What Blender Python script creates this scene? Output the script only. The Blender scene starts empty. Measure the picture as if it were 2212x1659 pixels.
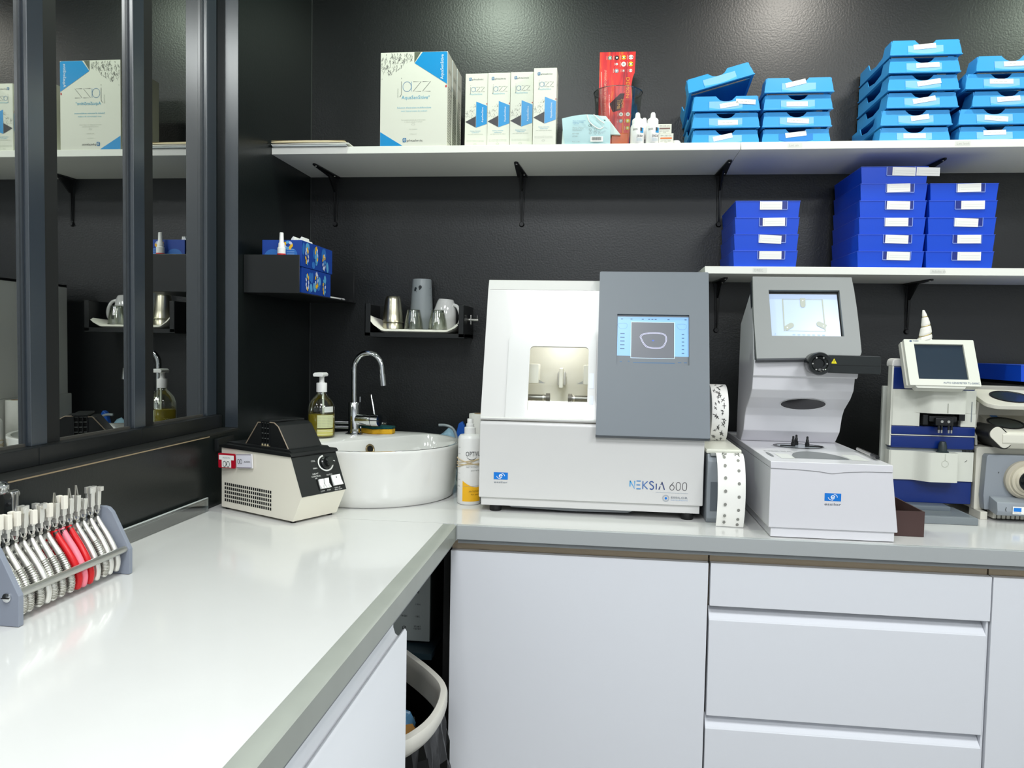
import bpy, bmesh, math, random
from mathutils import Vector, Matrix
random.seed(7)
SC = bpy.context.scene
C = SC.collection
PI = math.pi

# ---------------------------------------------------------------- camera
def make_camera():
    yaw, pitch, roll, f = -.1159, .0493, -.0190, 1665.66
    F = Vector((math.sin(yaw)*math.cos(pitch), math.cos(yaw)*math.cos(pitch), -math.sin(pitch)))
    R = Vector((math.cos(yaw), -math.sin(yaw), 0)); D = F.cross(R)
    r = R*math.cos(roll) + D*math.sin(roll); d = -R*math.sin(roll) + D*math.cos(roll)
    m = Matrix(((r.x, -d.x, -F.x, .9631), (r.y, -d.y, -F.y, -2.4619), (r.z, -d.z, -F.z, .4184), (0, 0, 0, 1)))
    cd = bpy.data.cameras.new('camera'); co = bpy.data.objects.new('camera', cd); C.objects.link(co)
    co.matrix_world = m
    cd.sensor_fit = 'HORIZONTAL'; cd.sensor_width = 36; cd.lens = f/2212*36; cd.clip_start = .02
    SC.camera = co
make_camera()

# ---------------------------------------------------------------- world, exposure
SC.view_settings.view_transform = 'Standard'
SC.view_settings.look = 'None'
SC.view_settings.gamma = 1
SC.view_settings.use_curve_mapping = False
SC.view_settings.exposure = EXPO = 0.35
w = bpy.data.worlds.new('world'); SC.world = w; w.use_nodes = True
w.node_tree.nodes['Background'].inputs[0].default_value = (.9, .95, 1, 1)
w.node_tree.nodes['Background'].inputs[1].default_value = .4

CEIL = 1.78          # ceiling height above the worktop (worktop top is z = 0, floor z = -.9)
PANELS = [(.75, -2.15), (2.25, -2.15), (.75, -3.5), (2.25, -3.5)]
SPOTS = [(.54, -.62), (1.60, -.62), (2.60, -.62)]
PANEL_W, SPOT_W = 20, 17
def lamp(kind, name, loc, energy, col, **k):
    l = bpy.data.lights.new(name, kind); l.energy = energy; l.color = col
    for a, b in k.items(): setattr(l, a, b)
    o = bpy.data.objects.new(name, l); C.objects.link(o); o.location = loc
    return o
PANEL_LAMPS = [lamp('AREA', 'panel_lamp', (x, y, CEIL-.016), PANEL_W, (.95, .98, 1.0), size=.56, shape='SQUARE') for x, y in PANELS]
SPOT_LAMPS = [lamp('SPOT', 'spot_lamp', (x, y, CEIL-.03), SPOT_W, c, spot_size=math.radians(168), spot_blend=.5, shadow_soft_size=.035)
              for (x, y), c in zip(SPOTS, [(.84, 1, .82), (1, .95, .86), (.84, 1, .80)])]

# ---------------------------------------------------------------- helpers
def lin(c):
    if isinstance(c, str):
        c = tuple(int(c[i:i+2], 16)/255 for i in (0, 2, 4))
    return tuple(x/12.92 if x <= .04045 else ((x+.055)/1.055)**2.4 for x in c)
MATS = {}
def M(name, col='ffffff', rough=.5, metal=0, emit=0, trans=0, ior=1.45, coat=0, bump=0, bscale=200, mottle=0, mscale=5, spec=.5, alpha=1, sss=0):
    if name in MATS: return MATS[name]
    m = bpy.data.materials.new(name); m.use_nodes = True; MATS[name] = m
    nt = m.node_tree; b = nt.nodes['Principled BSDF']; c = (*lin(col), 1)
    I = b.inputs
    I['Base Color'].default_value = c; I['Roughness'].default_value = rough; I['Metallic'].default_value = metal
    I['IOR'].default_value = ior; I['Transmission Weight'].default_value = trans; I['Coat Weight'].default_value = coat
    I['Coat Roughness'].default_value = .05
    I['Specular IOR Level'].default_value = spec; I['Alpha'].default_value = alpha
    if sss: I['Subsurface Weight'].default_value = sss; I['Subsurface Radius'].default_value = (.01, .01, .01)
    if emit: I['Emission Color'].default_value = c; I['Emission Strength'].default_value = emit
    if bump or mottle:
        tc = nt.nodes.new('ShaderNodeTexCoord')
    if bump:
        n = nt.nodes.new('ShaderNodeTexNoise'); n.inputs['Scale'].default_value = bscale; n.inputs['Detail'].default_value = 3
        bp = nt.nodes.new('ShaderNodeBump'); bp.inputs['Strength'].default_value = bump; bp.inputs['Distance'].default_value = .002
        nt.links.new(tc.outputs['Object'], n.inputs['Vector']); nt.links.new(n.outputs['Fac'], bp.inputs['Height'])
        nt.links.new(bp.outputs['Normal'], b.inputs['Normal'])
    if mottle:
        n = nt.nodes.new('ShaderNodeTexNoise'); n.inputs['Scale'].default_value = mscale; n.inputs['Detail'].default_value = 5
        mx = nt.nodes.new('ShaderNodeMix'); mx.data_type = 'RGBA'
        mx.inputs[6].default_value = tuple(v*(1-mottle) for v in c[:3])+(1,); mx.inputs[7].default_value = tuple(min(1, v*(1+mottle)) for v in c[:3])+(1,)
        nt.links.new(tc.outputs['Object'], n.inputs['Vector']); nt.links.new(n.outputs['Fac'], mx.inputs[0]); nt.links.new(mx.outputs[2], b.inputs['Base Color'])
    return m
def clear(name, col='ffffff', gloss=.12, rough=.02):
    """thin clear plastic / glass sheet"""
    if name in MATS: return MATS[name]
    m = bpy.data.materials.new(name); m.use_nodes = True; MATS[name] = m
    nt = m.node_tree; nt.nodes.remove(nt.nodes['Principled BSDF']); out = nt.nodes['Material Output']
    t = nt.nodes.new('ShaderNodeBsdfTransparent'); t.inputs[0].default_value = (*lin(col), 1)
    g = nt.nodes.new('ShaderNodeBsdfGlossy'); g.inputs['Roughness'].default_value = rough
    fr = nt.nodes.new('ShaderNodeLayerWeight'); fr.inputs[0].default_value = .35
    ad = nt.nodes.new('ShaderNodeMath'); ad.operation = 'MULTIPLY_ADD'; ad.inputs[1].default_value = .5; ad.inputs[2].default_value = gloss
    mx = nt.nodes.new('ShaderNodeMixShader')
    nt.links.new(fr.outputs['Fresnel'], ad.inputs[0]); nt.links.new(ad.outputs[0], mx.inputs[0])
    nt.links.new(t.outputs[0], mx.inputs[1]); nt.links.new(g.outputs[0], mx.inputs[2]); nt.links.new(mx.outputs[0], out.inputs[0])
    return m

def link(o, parent=None):
    C.objects.link(o)
    if parent: o.parent = parent
    return o
WORLD = set()
def thing(name, label, cat, loc=(0, 0, 0), rotz=0, group=None, world=False):
    o = bpy.data.objects.new(name, None); C.objects.link(o); o.empty_display_size = .02
    o.location = loc; o.rotation_euler = (0, 0, rotz)
    o['label'] = label; o['category'] = cat
    if group: o['group'] = group
    if world: WORLD.add(o.name)
    return o
def tag(o, label, cat, group=None):
    o['label'] = label; o['category'] = cat
    if group: o['group'] = group
    return o
def root_of(p):
    while p and p.parent: p = p.parent
    return p
def finish(name, me, mat, parent=None, ang=38):
    for mm in (mat if isinstance(mat, (list, tuple)) else [mat]): me.materials.append(mm)
    r = root_of(parent)
    if r and r.name in WORLD: me.transform(r.matrix_basis.inverted())
    if ang and len(me.polygons):
        me.polygons.foreach_set('use_smooth', [True]*len(me.polygons))
        me.set_sharp_from_angle(angle=math.radians(ang))
    me.update()
    return link(bpy.data.objects.new(name, me), parent)

class B:
    def __init__(s): s.bm = bmesh.new(); s.bv = False
    def _bev(s, verts, bev, seg):
        if bev <= 0: return
        s.bv = True
        es = {e for v in verts for e in v.link_edges}
        bmesh.ops.bevel(s.bm, geom=list(es), offset=bev, segments=seg, profile=.5, affect='EDGES', clamp_overlap=True)
    def box(s, x0, x1, y0, y1, z0, z1, bev=0, seg=2, mat=None):
        vs = [s.bm.verts.new(p) for p in ((x0, y0, z0), (x1, y0, z0), (x1, y1, z0), (x0, y1, z0), (x0, y0, z1), (x1, y0, z1), (x1, y1, z1), (x0, y1, z1))]
        if mat:
            for v in vs: v.co = mat @ v.co
        for f in ((3, 2, 1, 0), (4, 5, 6, 7), (0, 1, 5, 4), (1, 2, 6, 5), (2, 3, 7, 6), (3, 0, 4, 7)): s.bm.faces.new([vs[i] for i in f])
        s._bev(vs, bev, seg); return s
    def prism(s, poly, ax, a, b, bev=0, seg=2, mat=None):
        def P(u, v, t): return {'x': (t, u, v), 'y': (u, t, v), 'z': (u, v, t)}[ax]
        A = [s.bm.verts.new(P(u, v, a)) for u, v in poly]; Bv = [s.bm.verts.new(P(u, v, b)) for u, v in poly]
        if mat:
            for v in A+Bv: v.co = mat @ v.co
        n = len(poly); fs = [s.bm.faces.new(A), s.bm.faces.new(Bv[::-1])]
        for i in range(n): fs.append(s.bm.faces.new((A[i], Bv[i], Bv[(i+1) % n], A[(i+1) % n])))
        bmesh.ops.recalc_face_normals(s.bm, faces=fs)
        s._bev(A+Bv, bev, seg); return s
    def loft(s, loops, cap0=True, cap1=True, closed=True):
        L = [[s.bm.verts.new(p) for p in lp] for lp in loops]; fs = []
        n = len(L[0])
        for a, b in zip(L, L[1:]):
            for i in range(n if closed else n-1):
                j = (i+1) % n; fs.append(s.bm.faces.new((a[i], a[j], b[j], b[i])))
        if cap0: fs.append(s.bm.faces.new(L[0][::-1]))
        if cap1: fs.append(s.bm.faces.new(L[-1]))
        bmesh.ops.recalc_face_normals(s.bm, faces=fs); return s
    def cyl(s, p0, p1, r0, r1=None, n=20, caps=True):
        p0, p1 = Vector(p0), Vector(p1); r1 = r0 if r1 is None else r1
        d = (p1-p0).normalized(); a = d.orthogonal().normalized(); b = d.cross(a)
        ring = lambda p, r: [p+(a*math.cos(2*PI*i/n)+b*math.sin(2*PI*i/n))*r for i in range(n)]
        return s.loft([ring(p0, r0), ring(p1, r1)], caps, caps)
    def lathe(s, prof, c=(0, 0, 0), n=32, cap0=True, cap1=True, mat=None):
        loops = [[Vector((c[0]+r*math.cos(2*PI*i/n), c[1]+r*math.sin(2*PI*i/n), c[2]+z)) for i in range(n)] for r, z in prof]
        if mat: loops = [[mat @ p for p in l] for l in loops]
        return s.loft(loops, cap0, cap1)
    def tube(s, pts, r, n=10, closed=False):
        pts = [Vector(p) for p in pts]; m = len(pts); rs = r if isinstance(r, (list, tuple)) else [r]*m
        loops = []; prev = None
        for i, p in enumerate(pts):
            t = (pts[(i+1) % m]-pts[i-1]) if closed else (pts[min(i+1, m-1)]-pts[max(i-1, 0)])
            t.normalize()
            a = (prev-t*prev.dot(t)).normalized() if prev and (prev-t*prev.dot(t)).length > 1e-6 else t.orthogonal().normalized()
            prev = a; b = t.cross(a)
            loops.append([p+(a*math.cos(2*PI*k/n)+b*math.sin(2*PI*k/n))*rs[i] for k in range(n)])
        if closed: loops.append(loops[0]); return s.loft(loops, False, False)
        return s.loft(loops)
    def poly(s, pts):
        s.bm.faces.new([s.bm.verts.new(p) for p in pts]); return s
    def obj(s, name, mat, parent=None, ang=38, kind=None):
        me = bpy.data.meshes.new(name); bmesh.ops.remove_doubles(s.bm, verts=s.bm.verts, dist=1e-7)
        s.bm.to_mesh(me); s.bm.free()
        o = finish(name, me, mat, parent, ang)
        if kind: o['kind'] = kind
        if s.bv and ang:
            wn = o.modifiers.new('wn', 'WEIGHTED_NORMAL'); wn.keep_sharp = True; wn.weight = 60
        return o
def smooth_path(pts, k=6):
    pts = [Vector(p) for p in pts]; out = []
    for i in range(len(pts)-1):
        p0, p1, p2, p3 = pts[max(i-1, 0)], pts[i], pts[i+1], pts[min(i+2, len(pts)-1)]
        for j in range(k):
            t = j/k
            out.append(.5*((2*p1)+(p2-p0)*t+(2*p0-5*p1+4*p2-p3)*t*t+(3*p1-p0-3*p2+p3)*t**3))
    return out+[pts[-1]]
def rrect(x0, x1, y0, y1, r, n=5, corners=(1, 1, 1, 1)):
    out = []
    for k, (cx, cy, a) in enumerate(((x1-r, y1-r, 0), (x0+r, y1-r, PI/2), (x0+r, y0+r, PI), (x1-r, y0+r, 1.5*PI))):
        if corners[k]: out += [(cx+r*math.cos(a+PI/2*i/n), cy+r*math.sin(a+PI/2*i/n)) for i in range(n+1)]
        else: out.append(((x1, y1), (x0, y1), (x0, y0), (x1, y0))[k])
    return out
def ell(cx, cy, rx, ry, n=24, a0=0, a1=2*PI):
    full = abs(a1-a0-2*PI) < 1e-6
    return [(cx+rx*math.cos(a0+(a1-a0)*i/(n if full else n-1)), cy+ry*math.sin(a0+(a1-a0)*i/(n if full else n-1))) for i in range(n)]

# flat frames: prints, labels, screens
class Fr:
    def __init__(s, o, r=(1, 0, 0), u=(0, 0, 1)):
        s.o = Vector(o); s.r = Vector(r).normalized(); s.u = Vector(u).normalized(); s.n = s.r.cross(s.u)
        s.m = Matrix(((s.r.x, s.u.x, s.n.x, s.o.x), (s.r.y, s.u.y, s.n.y, s.o.y), (s.r.z, s.u.z, s.n.z, s.o.z), (0, 0, 0, 1)))
    def p(s, a, b, d=0): return s.m @ Vector((a, b, d))
    def at(s, a, b, d=0, rot=0):
        q = Fr(s.p(a, b, d)); c, k = math.cos(rot), math.sin(rot)
        return Fr(s.p(a, b, d), s.r*c+s.u*k, s.u*c-s.r*k)
def decal(fr, poly, mat, parent, name, d=.0004, back=0):
    b = B()
    if back: b.prism(poly, 'z', d-back, d, mat=fr.m)
    else: b.poly([fr.p(x, y, d) for x, y in poly])
    return b.obj(name, mat, parent, ang=0 if not back else 38)
def strokes_mesh(b, fr, strokes, w, d=.0005):
    for st in strokes:
        pts = [Vector((x, y, 0)) for x, y in st]; L, R = [], []
        for i, p in enumerate(pts):
            t = pts[min(i+1, len(pts)-1)]-pts[max(i-1, 0)]
            if t.length < 1e-9: t = Vector((1, 0, 0))
            t.normalize(); nrm = Vector((-t.y, t.x, 0))*w/2
            L.append(p+nrm); R.append(p-nrm)
        vs = [(b.bm.verts.new(fr.p(l.x, l.y, d)), b.bm.verts.new(fr.p(r.x, r.y, d))) for l, r in zip(L, R)]
        for (a0, a1), (b0, b1) in zip(vs, vs[1:]): b.bm.faces.new((a0, a1, b1, b0))
def strokes(fr, sts, w, mat, parent, name, d=.0005):
    b = B(); strokes_mesh(b, fr, sts, w, d); return b.obj(name, mat, parent, ang=0)
TXT = {}
def text_data(s):
    if s not in TXT:
        cu = bpy.data.curves.new('t', 'FONT'); cu.body = s; cu.size = 1; cu.resolution_u = 2
        o = bpy.data.objects.new('t', cu); C.objects.link(o)
        dg = bpy.context.evaluated_depsgraph_get()
        me = bpy.data.meshes.new_from_object(o.evaluated_get(dg))
        vs = [v.co.copy() for v in me.vertices]; fs = [tuple(p.vertices) for p in me.polygons]
        bpy.data.objects.remove(o); bpy.data.curves.remove(cu); bpy.data.meshes.remove(me)
        wd = max((v.x for v in vs), default=0); TXT[s] = (vs, fs, wd)
    return TXT[s]
def text(fr, s, x, y, h, mat, parent, name='lettering', align='L', width=None, d=.0006, cyl=None):
    """h: cap height; width: force the run length. cyl=(centre xy, radius): wrap round a vertical cylinder"""
    vs, fs, wd = text_data(s); k = h/.70; kx = k if width is None else width/max(wd, 1e-6)
    off = {'L': 0, 'C': -wd*kx/2, 'R': -wd*kx}[align]
    if cyl:
        cx, cy, r, z0 = cyl
        P = []
        for v in vs:
            a = (x+off+v.x*kx)/r-PI/2; P.append((cx+(r+d)*math.cos(a), cy+(r+d)*math.sin(a), z0+y+v.y*k))
    else: P = [fr.p(x+off+v.x*kx, y+v.y*k, d) for v in vs]
    me = bpy.data.meshes.new(name); me.from_pydata([tuple(p) for p in P], [], fs)
    return finish(name, me, mat, parent, ang=0)
def cylpatch(c, r, a0, a1, z0, z1, mat, parent, name, n=10, zf=None):
    """patch of label on a vertical cylinder; angles in radians from the -y side"""
    b = B(); col = []
    for i in range(n+1):
        a = a0+(a1-a0)*i/n-PI/2; zt = z1 if zf is None else zf(i/n)
        col.append((b.bm.verts.new((c[0]+r*math.cos(a), c[1]+r*math.sin(a), z0)), b.bm.verts.new((c[0]+r*math.cos(a), c[1]+r*math.sin(a), zt))))
    for p, q in zip(col, col[1:]): b.bm.faces.new((p[0], q[0], q[1], p[1]))
    return b.obj(name, mat, parent, ang=60)
def dup(root, loc=None, rotz=None, label=None, group=None):
    r = root.copy(); C.objects.link(r)
    if loc is not None: r.location = loc
    if rotz is not None: r.rotation_euler = (0, 0, rotz)
    if label: r['label'] = label
    if group: r['group'] = group
    for ch in list(root.children):
        c = ch.copy(); C.objects.link(c); c.parent = r
        for g in list(ch.children):
            d = g.copy(); C.objects.link(d); d.parent = c
    return r
def plate_hole(fr, outer, inner, th, n=48):
    """plate with a hole: outer/inner are 2D loops (same centre), front at frame plane, thickness th backwards"""
    cx = sum(p[0] for p in inner)/len(inner); cy = sum(p[1] for p in inner)/len(inner)
    def cast(loop, a):
        dx, dy = math.cos(a), math.sin(a); best = None
        for i in range(len(loop)):
            x1, y1 = loop[i][0]-cx, loop[i][1]-cy; x2, y2 = loop[(i+1) % len(loop)][0]-cx, loop[(i+1) % len(loop)][1]-cy
            ex, ey = x2-x1, y2-y1; den = dx*ey-dy*ex
            if abs(den) < 1e-12: continue
            t = (x1*ey-y1*ex)/den; q = (x1*dy-y1*dx)/den
            if t > 0 and -1e-9 <= q <= 1+1e-9 and (best is None or t > best): best = t
        return (cx+dx*best, cy+dy*best)
    ang = sorted({2*PI*i/n for i in range(n)} | {math.atan2(y-cy, x-cx) % (2*PI) for x, y in outer} | {math.atan2(y-cy, x-cx) % (2*PI) for x, y in inner})
    O = [cast(outer, a) for a in ang]; I = [cast(inner, a) for a in ang]
    b = B(); b.loft([[fr.p(x, y, -th) for x, y in I], [fr.p(x, y) for x, y in I], [fr.p(x, y) for x, y in O], [fr.p(x, y, -th) for x, y in O], [fr.p(x, y, -th) for x, y in I]], False, False)
    return b
# ---------------------------------------------------------------- materials
black_wall = M('black_wall', '0b0f10', .38, bump=.26, bscale=170, spec=.72)
black_paint = M('black_paint', '17191a', .3)
black_metal = M('black_metal', '151617', .35)
matt_black = M('matt_black', '0c0d0d', .6)
white_paint = M('white_paint', 'e6e7e6', .6)
worktop_white = M('worktop_white', 'd4d4d2', .15, coat=.15, mottle=.025, mscale=9)
alu = M('aluminium_edge', 'b4b8b8', .38, metal=.2)
alu_dark = M('aluminium_dark', '85898a', .4, metal=.5)  # darker grey metal of the lower lips
front_white = M('front_white', 'e3e5ea', .34)
carcass = M('carcass', 'c9b9a0', .6)
shelf_white = M('shelf_white', 'f1f1ea', .4)
gap_dark = M('gap_dark', '4d4d4c', .7)
chrome = M('chrome', 'd8dadb', .08, metal=1)
steel = M('steel', 'c9c7c0', .28, metal=1)
white_plastic = M('white_plastic', 'eeeeec', .32)
cream_plastic = M('cream_plastic', 'dfdfd2', .4)
ink = M('ink_black', '111214', .6)
ink_grey = M('ink_grey', '8f9291', .6)
ink_pale = M('ink_pale', 'b9bdb8', .7)
paper = M('paper', 'f4f3ef', .7)
smoked = M('smoked_glass', '0b0c0d', .015, ior=2.6, spec=.5)
def _smoked():
    nt = smoked.node_tree; b = nt.nodes['Principled BSDF']; out = nt.nodes['Material Output']
    g = nt.nodes.new('ShaderNodeBsdfGlossy'); g.inputs['Roughness'].default_value = .012; g.inputs['Color'].default_value = (.92, .94, .9, 1)
    mx = nt.nodes.new('ShaderNodeMixShader'); mx.inputs[0].default_value = .52
    nt.links.new(b.outputs[0], mx.inputs[1]); nt.links.new(g.outputs[0], mx.inputs[2]); nt.links.new(mx.outputs[0], out.inputs[0])
_smoked()

def struct(name, b, m, parent=None, ang=38):
    o = b.obj(name, m, parent, ang)
    if not parent: o['kind'] = 'structure'
    return o
# ---------------------------------------------------------------- room
RX, RY = 3.7, -4.4
struct('floor', B().box(-.2, RX, RY, .1, -1.0, -.9), M('floor_grey', '55524e', .45, mottle=.06, mscale=3))
struct('ceiling', B().box(-.2, RX, RY, .1, CEIL, CEIL+.08), M('ceiling_white', 'eceeec', .8))
struct('wall_back', B().box(-.2, RX, 0, .1, -.9, CEIL), black_wall)
struct('wall_right', B().box(RX, RX+.1, RY, .1, -.9, CEIL), white_paint)
struct('wall_front', B().box(-.2, RX, RY-.1, RY, -.9, CEIL), M('wall_pale', 'd9dde2', .7))
JY = -.506; LEDGE = .186
wl = B().box(-.2, 0, RY, JY, -.9, LEDGE-.006).box(-.2, 0, JY, 0, -.9, CEIL).box(-.2, 0, RY, -2.15, LEDGE-.006, CEIL)
struct('wall_left', wl, M('black_wall_left', '0f1414', .30, bump=.10, bscale=180))
struct('trim_1', B().box(-.10, .0015, -2.15, JY, LEDGE-.006, LEDGE, .0006), M('sill_edge', '1e1f1e', .4))
struct('trim_2', B().box(.0008, .0022, -2.1, -.66, LEDGE-.0078, LEDGE-.0055), M('raw_wood_line', '8d7c62', .7))
struct('trim_3', B().box(-.0008, .0008, -.0008, .0008, -.0, CEIL).box(0, .0025, -.0025, 0, .0, CEIL), M('corner_bead', '3a3d3c', .5))
frame_m = M('window_frame_black', '2c333a', .24, ior=1.8)
GX, FX = -.073, -.060
near = [-.5577, -.8716, -1.183, -1.4945, -1.806, -2.12]
for i in range(5):
    y1, y0 = near[i], near[i+1]
    o = bpy.data.objects.new('window_%d' % (i+1), None); C.objects.link(o); o['kind'] = 'structure'
    B().box(GX-.006, GX, y0, y1 if i else JY, LEDGE+.03, CEIL).obj('pane', smoked, o)
    B().box(GX, FX, y1, y1+(.041 if i else .050), LEDGE+.034, CEIL, .0008, 1).obj('mullion', frame_m, o)
    B().box(GX, GX+.003, y1-.004, y1, LEDGE+.034, CEIL).obj('glazing_bead', M('bead', '30353a', .3), o)
    if i: B().box(GX, GX+.006, y1+.041, y1+.084, LEDGE+.034, CEIL, .0006, 1).obj('sash_stile', matt_black, o)
    B().box(GX-.01, FX+.016, y0, y1 if i else JY-.001, LEDGE, LEDGE+.034, .002).obj('sill_rail', black_paint, o)
    B().box(GX, GX+.004, y0+.084, y1-.004, LEDGE+.034, LEDGE+.039).obj('gasket', M('gasket', '3c3a36', .6), o)
struct('trim_4', B().box(-.036, -.0005, JY-.0015, JY-.0002, LEDGE+.0005, CEIL, .0004, 1), frame_m)
# small black corner block on the wall under the sill
tag(B().box(0.0005, .012, -.636, -.552, .140, .172, .002).obj('cable_cover', black_paint), 'small black block on the wall beneath the window sill corner', 'cover')

# ceiling lamps
for (x, y), l in zip(PANELS, PANEL_LAMPS):
    t = thing('ceiling_panel_light', 'square white ceiling light panel %s the viewer on the %s side' % ('in front of' if y > -2.4 else 'behind', 'window' if x < 1 else 'right'), 'light', (x, y, CEIL), group='ceiling light panels')
    B().box(-.3, .3, -.3, .3, -.012, -.0005, .002).obj('frame', white_plastic, t)
for (x, y), l in zip(SPOTS, SPOT_LAMPS):
    t = thing('ceiling_downlight', 'round recessed downlight above %s' % ('the solution cartons' if x < 1 else 'the light blue trays' if x < 2 else 'the right end of the shelf'), 'light', (x, y, CEIL), group='downlights above the shelf')
    B().lathe([(.045, -.0005), (.045, -.008), (.032, -.008), (.030, -.001)]).obj('ring', white_plastic, t)

# ---------------------------------------------------------------- worktops
D, W = .711, .633
t = thing('worktop', 'glossy white worktop along the back wall with grey metal edge', 'worktop', (1.8, -.35, 0), world=True)
B().box(0.001, 2.9, -D+.010, -.001, -.036, 0).obj('slab', worktop_white, t)
B().box(W+.004, 2.9, -D-.002, -D+.010, -.034, 0, .0015).obj('edge_strip', alu, t)
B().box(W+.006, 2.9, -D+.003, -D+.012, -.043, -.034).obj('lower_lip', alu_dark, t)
t = thing('worktop', 'glossy white worktop along the window wall with wide grey edge', 'worktop', (.3, -1.6, 0), world=True)
B().box(0.001, W-.030, -2.75, -D+.008, -.036, 0).obj('slab', worktop_white, t)
B().prism([(W-.030, 0), (W-.004, 0), (W+.001, -.003), (W+.001, -.038), (W-.030, -.038)], 'y', -2.75, -D+.004).obj('edge_strip', M('alu_left', 'a2a69e', .36, metal=.2, mottle=.10, mscale=14), t)
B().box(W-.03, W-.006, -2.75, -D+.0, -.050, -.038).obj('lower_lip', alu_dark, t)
B().box(W-.028, W+.004, -D+.004, -D+.007, -.038, 0, .001).obj('joint_cap', alu, t)

# ---------------------------------------------------------------- base cabinets
YF = -.691
def front(t, name, x0, x1, z0, z1, grip=False):
    if grip:
        return B().prism([(YF, z0), (YF, z1-.002), (YF+.004, z1), (YF+.030, z1+.022), (YF+.034, z1+.022), (YF+.034, z0)], 'x', x0, x1, .0008, 1).obj(name, front_white, t)
    return B().box(x0, x1, YF, YF+.019, z0, z1, .0012, 2).obj(name, front_white, t)
def carc(t, x0, x1):
    B().box(x0+.002, x1-.002, YF+.06, -.02, -.80, -.044).obj('body', carcass, t)
    B().box(x0+.002, x1-.002, YF+.02, YF+.06, -.066, -.0445).obj('rail', M('beige_rail', 'cbb89c', .6), t)
    B().box(x0, x1, YF+.055, YF+.07, -.895, -.80).obj('plinth', white_plastic, t)
X0, X1, X2, X3 = .617, 1.2175, 1.8195, 2.42
t = thing('base_cabinet', 'white base cabinet with one tall plain door beside the waste bin', 'cabinet', (.9, -.35, -.9), world=True)
carc(t, X0, X1); front(t, 'door', X0+.002, X1-.003, -.795, -.066)
t = thing('drawer_cabinet', 'white base cabinet with three wide drawers below the tracing device', 'cabinet', (1.5, -.35, -.9), world=True)
carc(t, X1, X2)
front(t, 'drawer', X1+.002, X2, -.1640, -.0655); front(t, 'drawer', X1+.002, X2-.006, -.4192, -.1946, True); front(t, 'drawer', X1+.001, X2-.006, -.745, -.4476, True)
for zb, zt in ((-.1946, -.164), (-.4476, -.4192)):
    B().box(X1+.006, X2-.010, YF+.036, YF+.040, zb+.01, zt+.02).obj('grip_channel', front_white, t)
B().box(X2-.0055, X2-.001, YF+.006, YF+.03, -.795, -.166).obj('side_strip', front_white, t)
t = thing('base_cabinet', 'white base cabinet door cut off at the right edge of the picture', 'cabinet', (2.1, -.35, -.9), world=True)
carc(t, X2, X3); front(t, 'door', X2+.003, X3-.002, -.795, -.066)
t = thing('base_cabinet', 'white cabinet with plain door at the far end of the back run', 'cabinet', (2.7, -.35, -.9), world=True)
carc(t, X3, 2.9); front(t, 'door', X3+.002, 2.898, -.795, -.066)
# cabinets under the window worktop (doors face +x)
XD = .631
for y1, y0, lab in ((-1.148, -1.748, 'white cabinet with curved finger-grip door under the window worktop beside the bin'), (-1.752, -2.352, 'white grip-door cabinet under the window worktop nearest the viewer')):
    t = thing('base_cabinet', lab, 'cabinet', (.3, (y0+y1)/2, -.9), world=True)
    B().box(.02, XD-.045, y0+.002, y1-.002, -.80, -.052).obj('body', white_plastic, t)
    B().prism([(XD, -.795), (XD, -.090), (XD-.003, -.085), (XD-.006, -.086), (XD-.011, -.096), (XD-.016, -.099), (XD-.021, -.095), (XD-.0245, -.084), (XD-.0255, -.055), (XD-.040, -.052), (XD-.040, -.795)], 'y', y0+.002, y1-.001).obj('door', front_white, t, ang=50)
    B().box(.02, XD-.06, y0, y1, -.895, -.80).obj('plinth', white_plastic, t)
# niche in the corner with its shelf
tag(B().box(.02, .565, -.640, -.03, -.356, -.340, .001).obj('niche_shelf', M('niche_shelf', '23343c', .4)), 'dark shelf board carrying the microwave under the corner worktop', 'shelf')
tag(B().box(.597, .613, -.66, -.02, -.895, -.046).obj('side_panel', matt_black), 'black side panel between corner niche and tall white door', 'panel')

# ---------------------------------------------------------------- wall shelves and brackets
HS, DS = .9771, .3039; HL, DL = .6482, .2758
def wshelf(lab, x0, x1, z, d):
    return tag(B().box(x0, x1, -d, -.0006, z-.020, z, .0008, 1).obj('wall_shelf', shelf_white), lab, 'shelf')
sA = wshelf('long white upper wall shelf holding boxes of contact lens solution', .0006, 1.3185, HS, DS)
sB = wshelf('white upper wall shelf holding stacks of light blue trays', 1.3195, 2.9, HS, DS)
sC = wshelf('white lower wall shelf holding stacks of dark blue trays', 1.238, 2.9, HL, DL)
pen = M('faint_pencil', 'c3c3bd', .8); tape = M('pale_tape', 'e2e3dc', .5)
for sh, x, z, s, yy in ((sB, 1.444, HS, 'Lot un', DS), (sB, 1.866, HS, 'Lot look', DS), (sC, 1.37, HL, 'DREC', DL), (sC, 1.83, HL, 'Adulte dt', DL)):
    f = Fr((x, -yy, z-.016)); decal(f, rrect(-.004, .034, 0, .012, .001, 2), tape, sh, 'tape_label', d=.0003)
    text(f, s, 0, .003, .0065, pen, sh, 'lettering', d=.0006)
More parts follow.
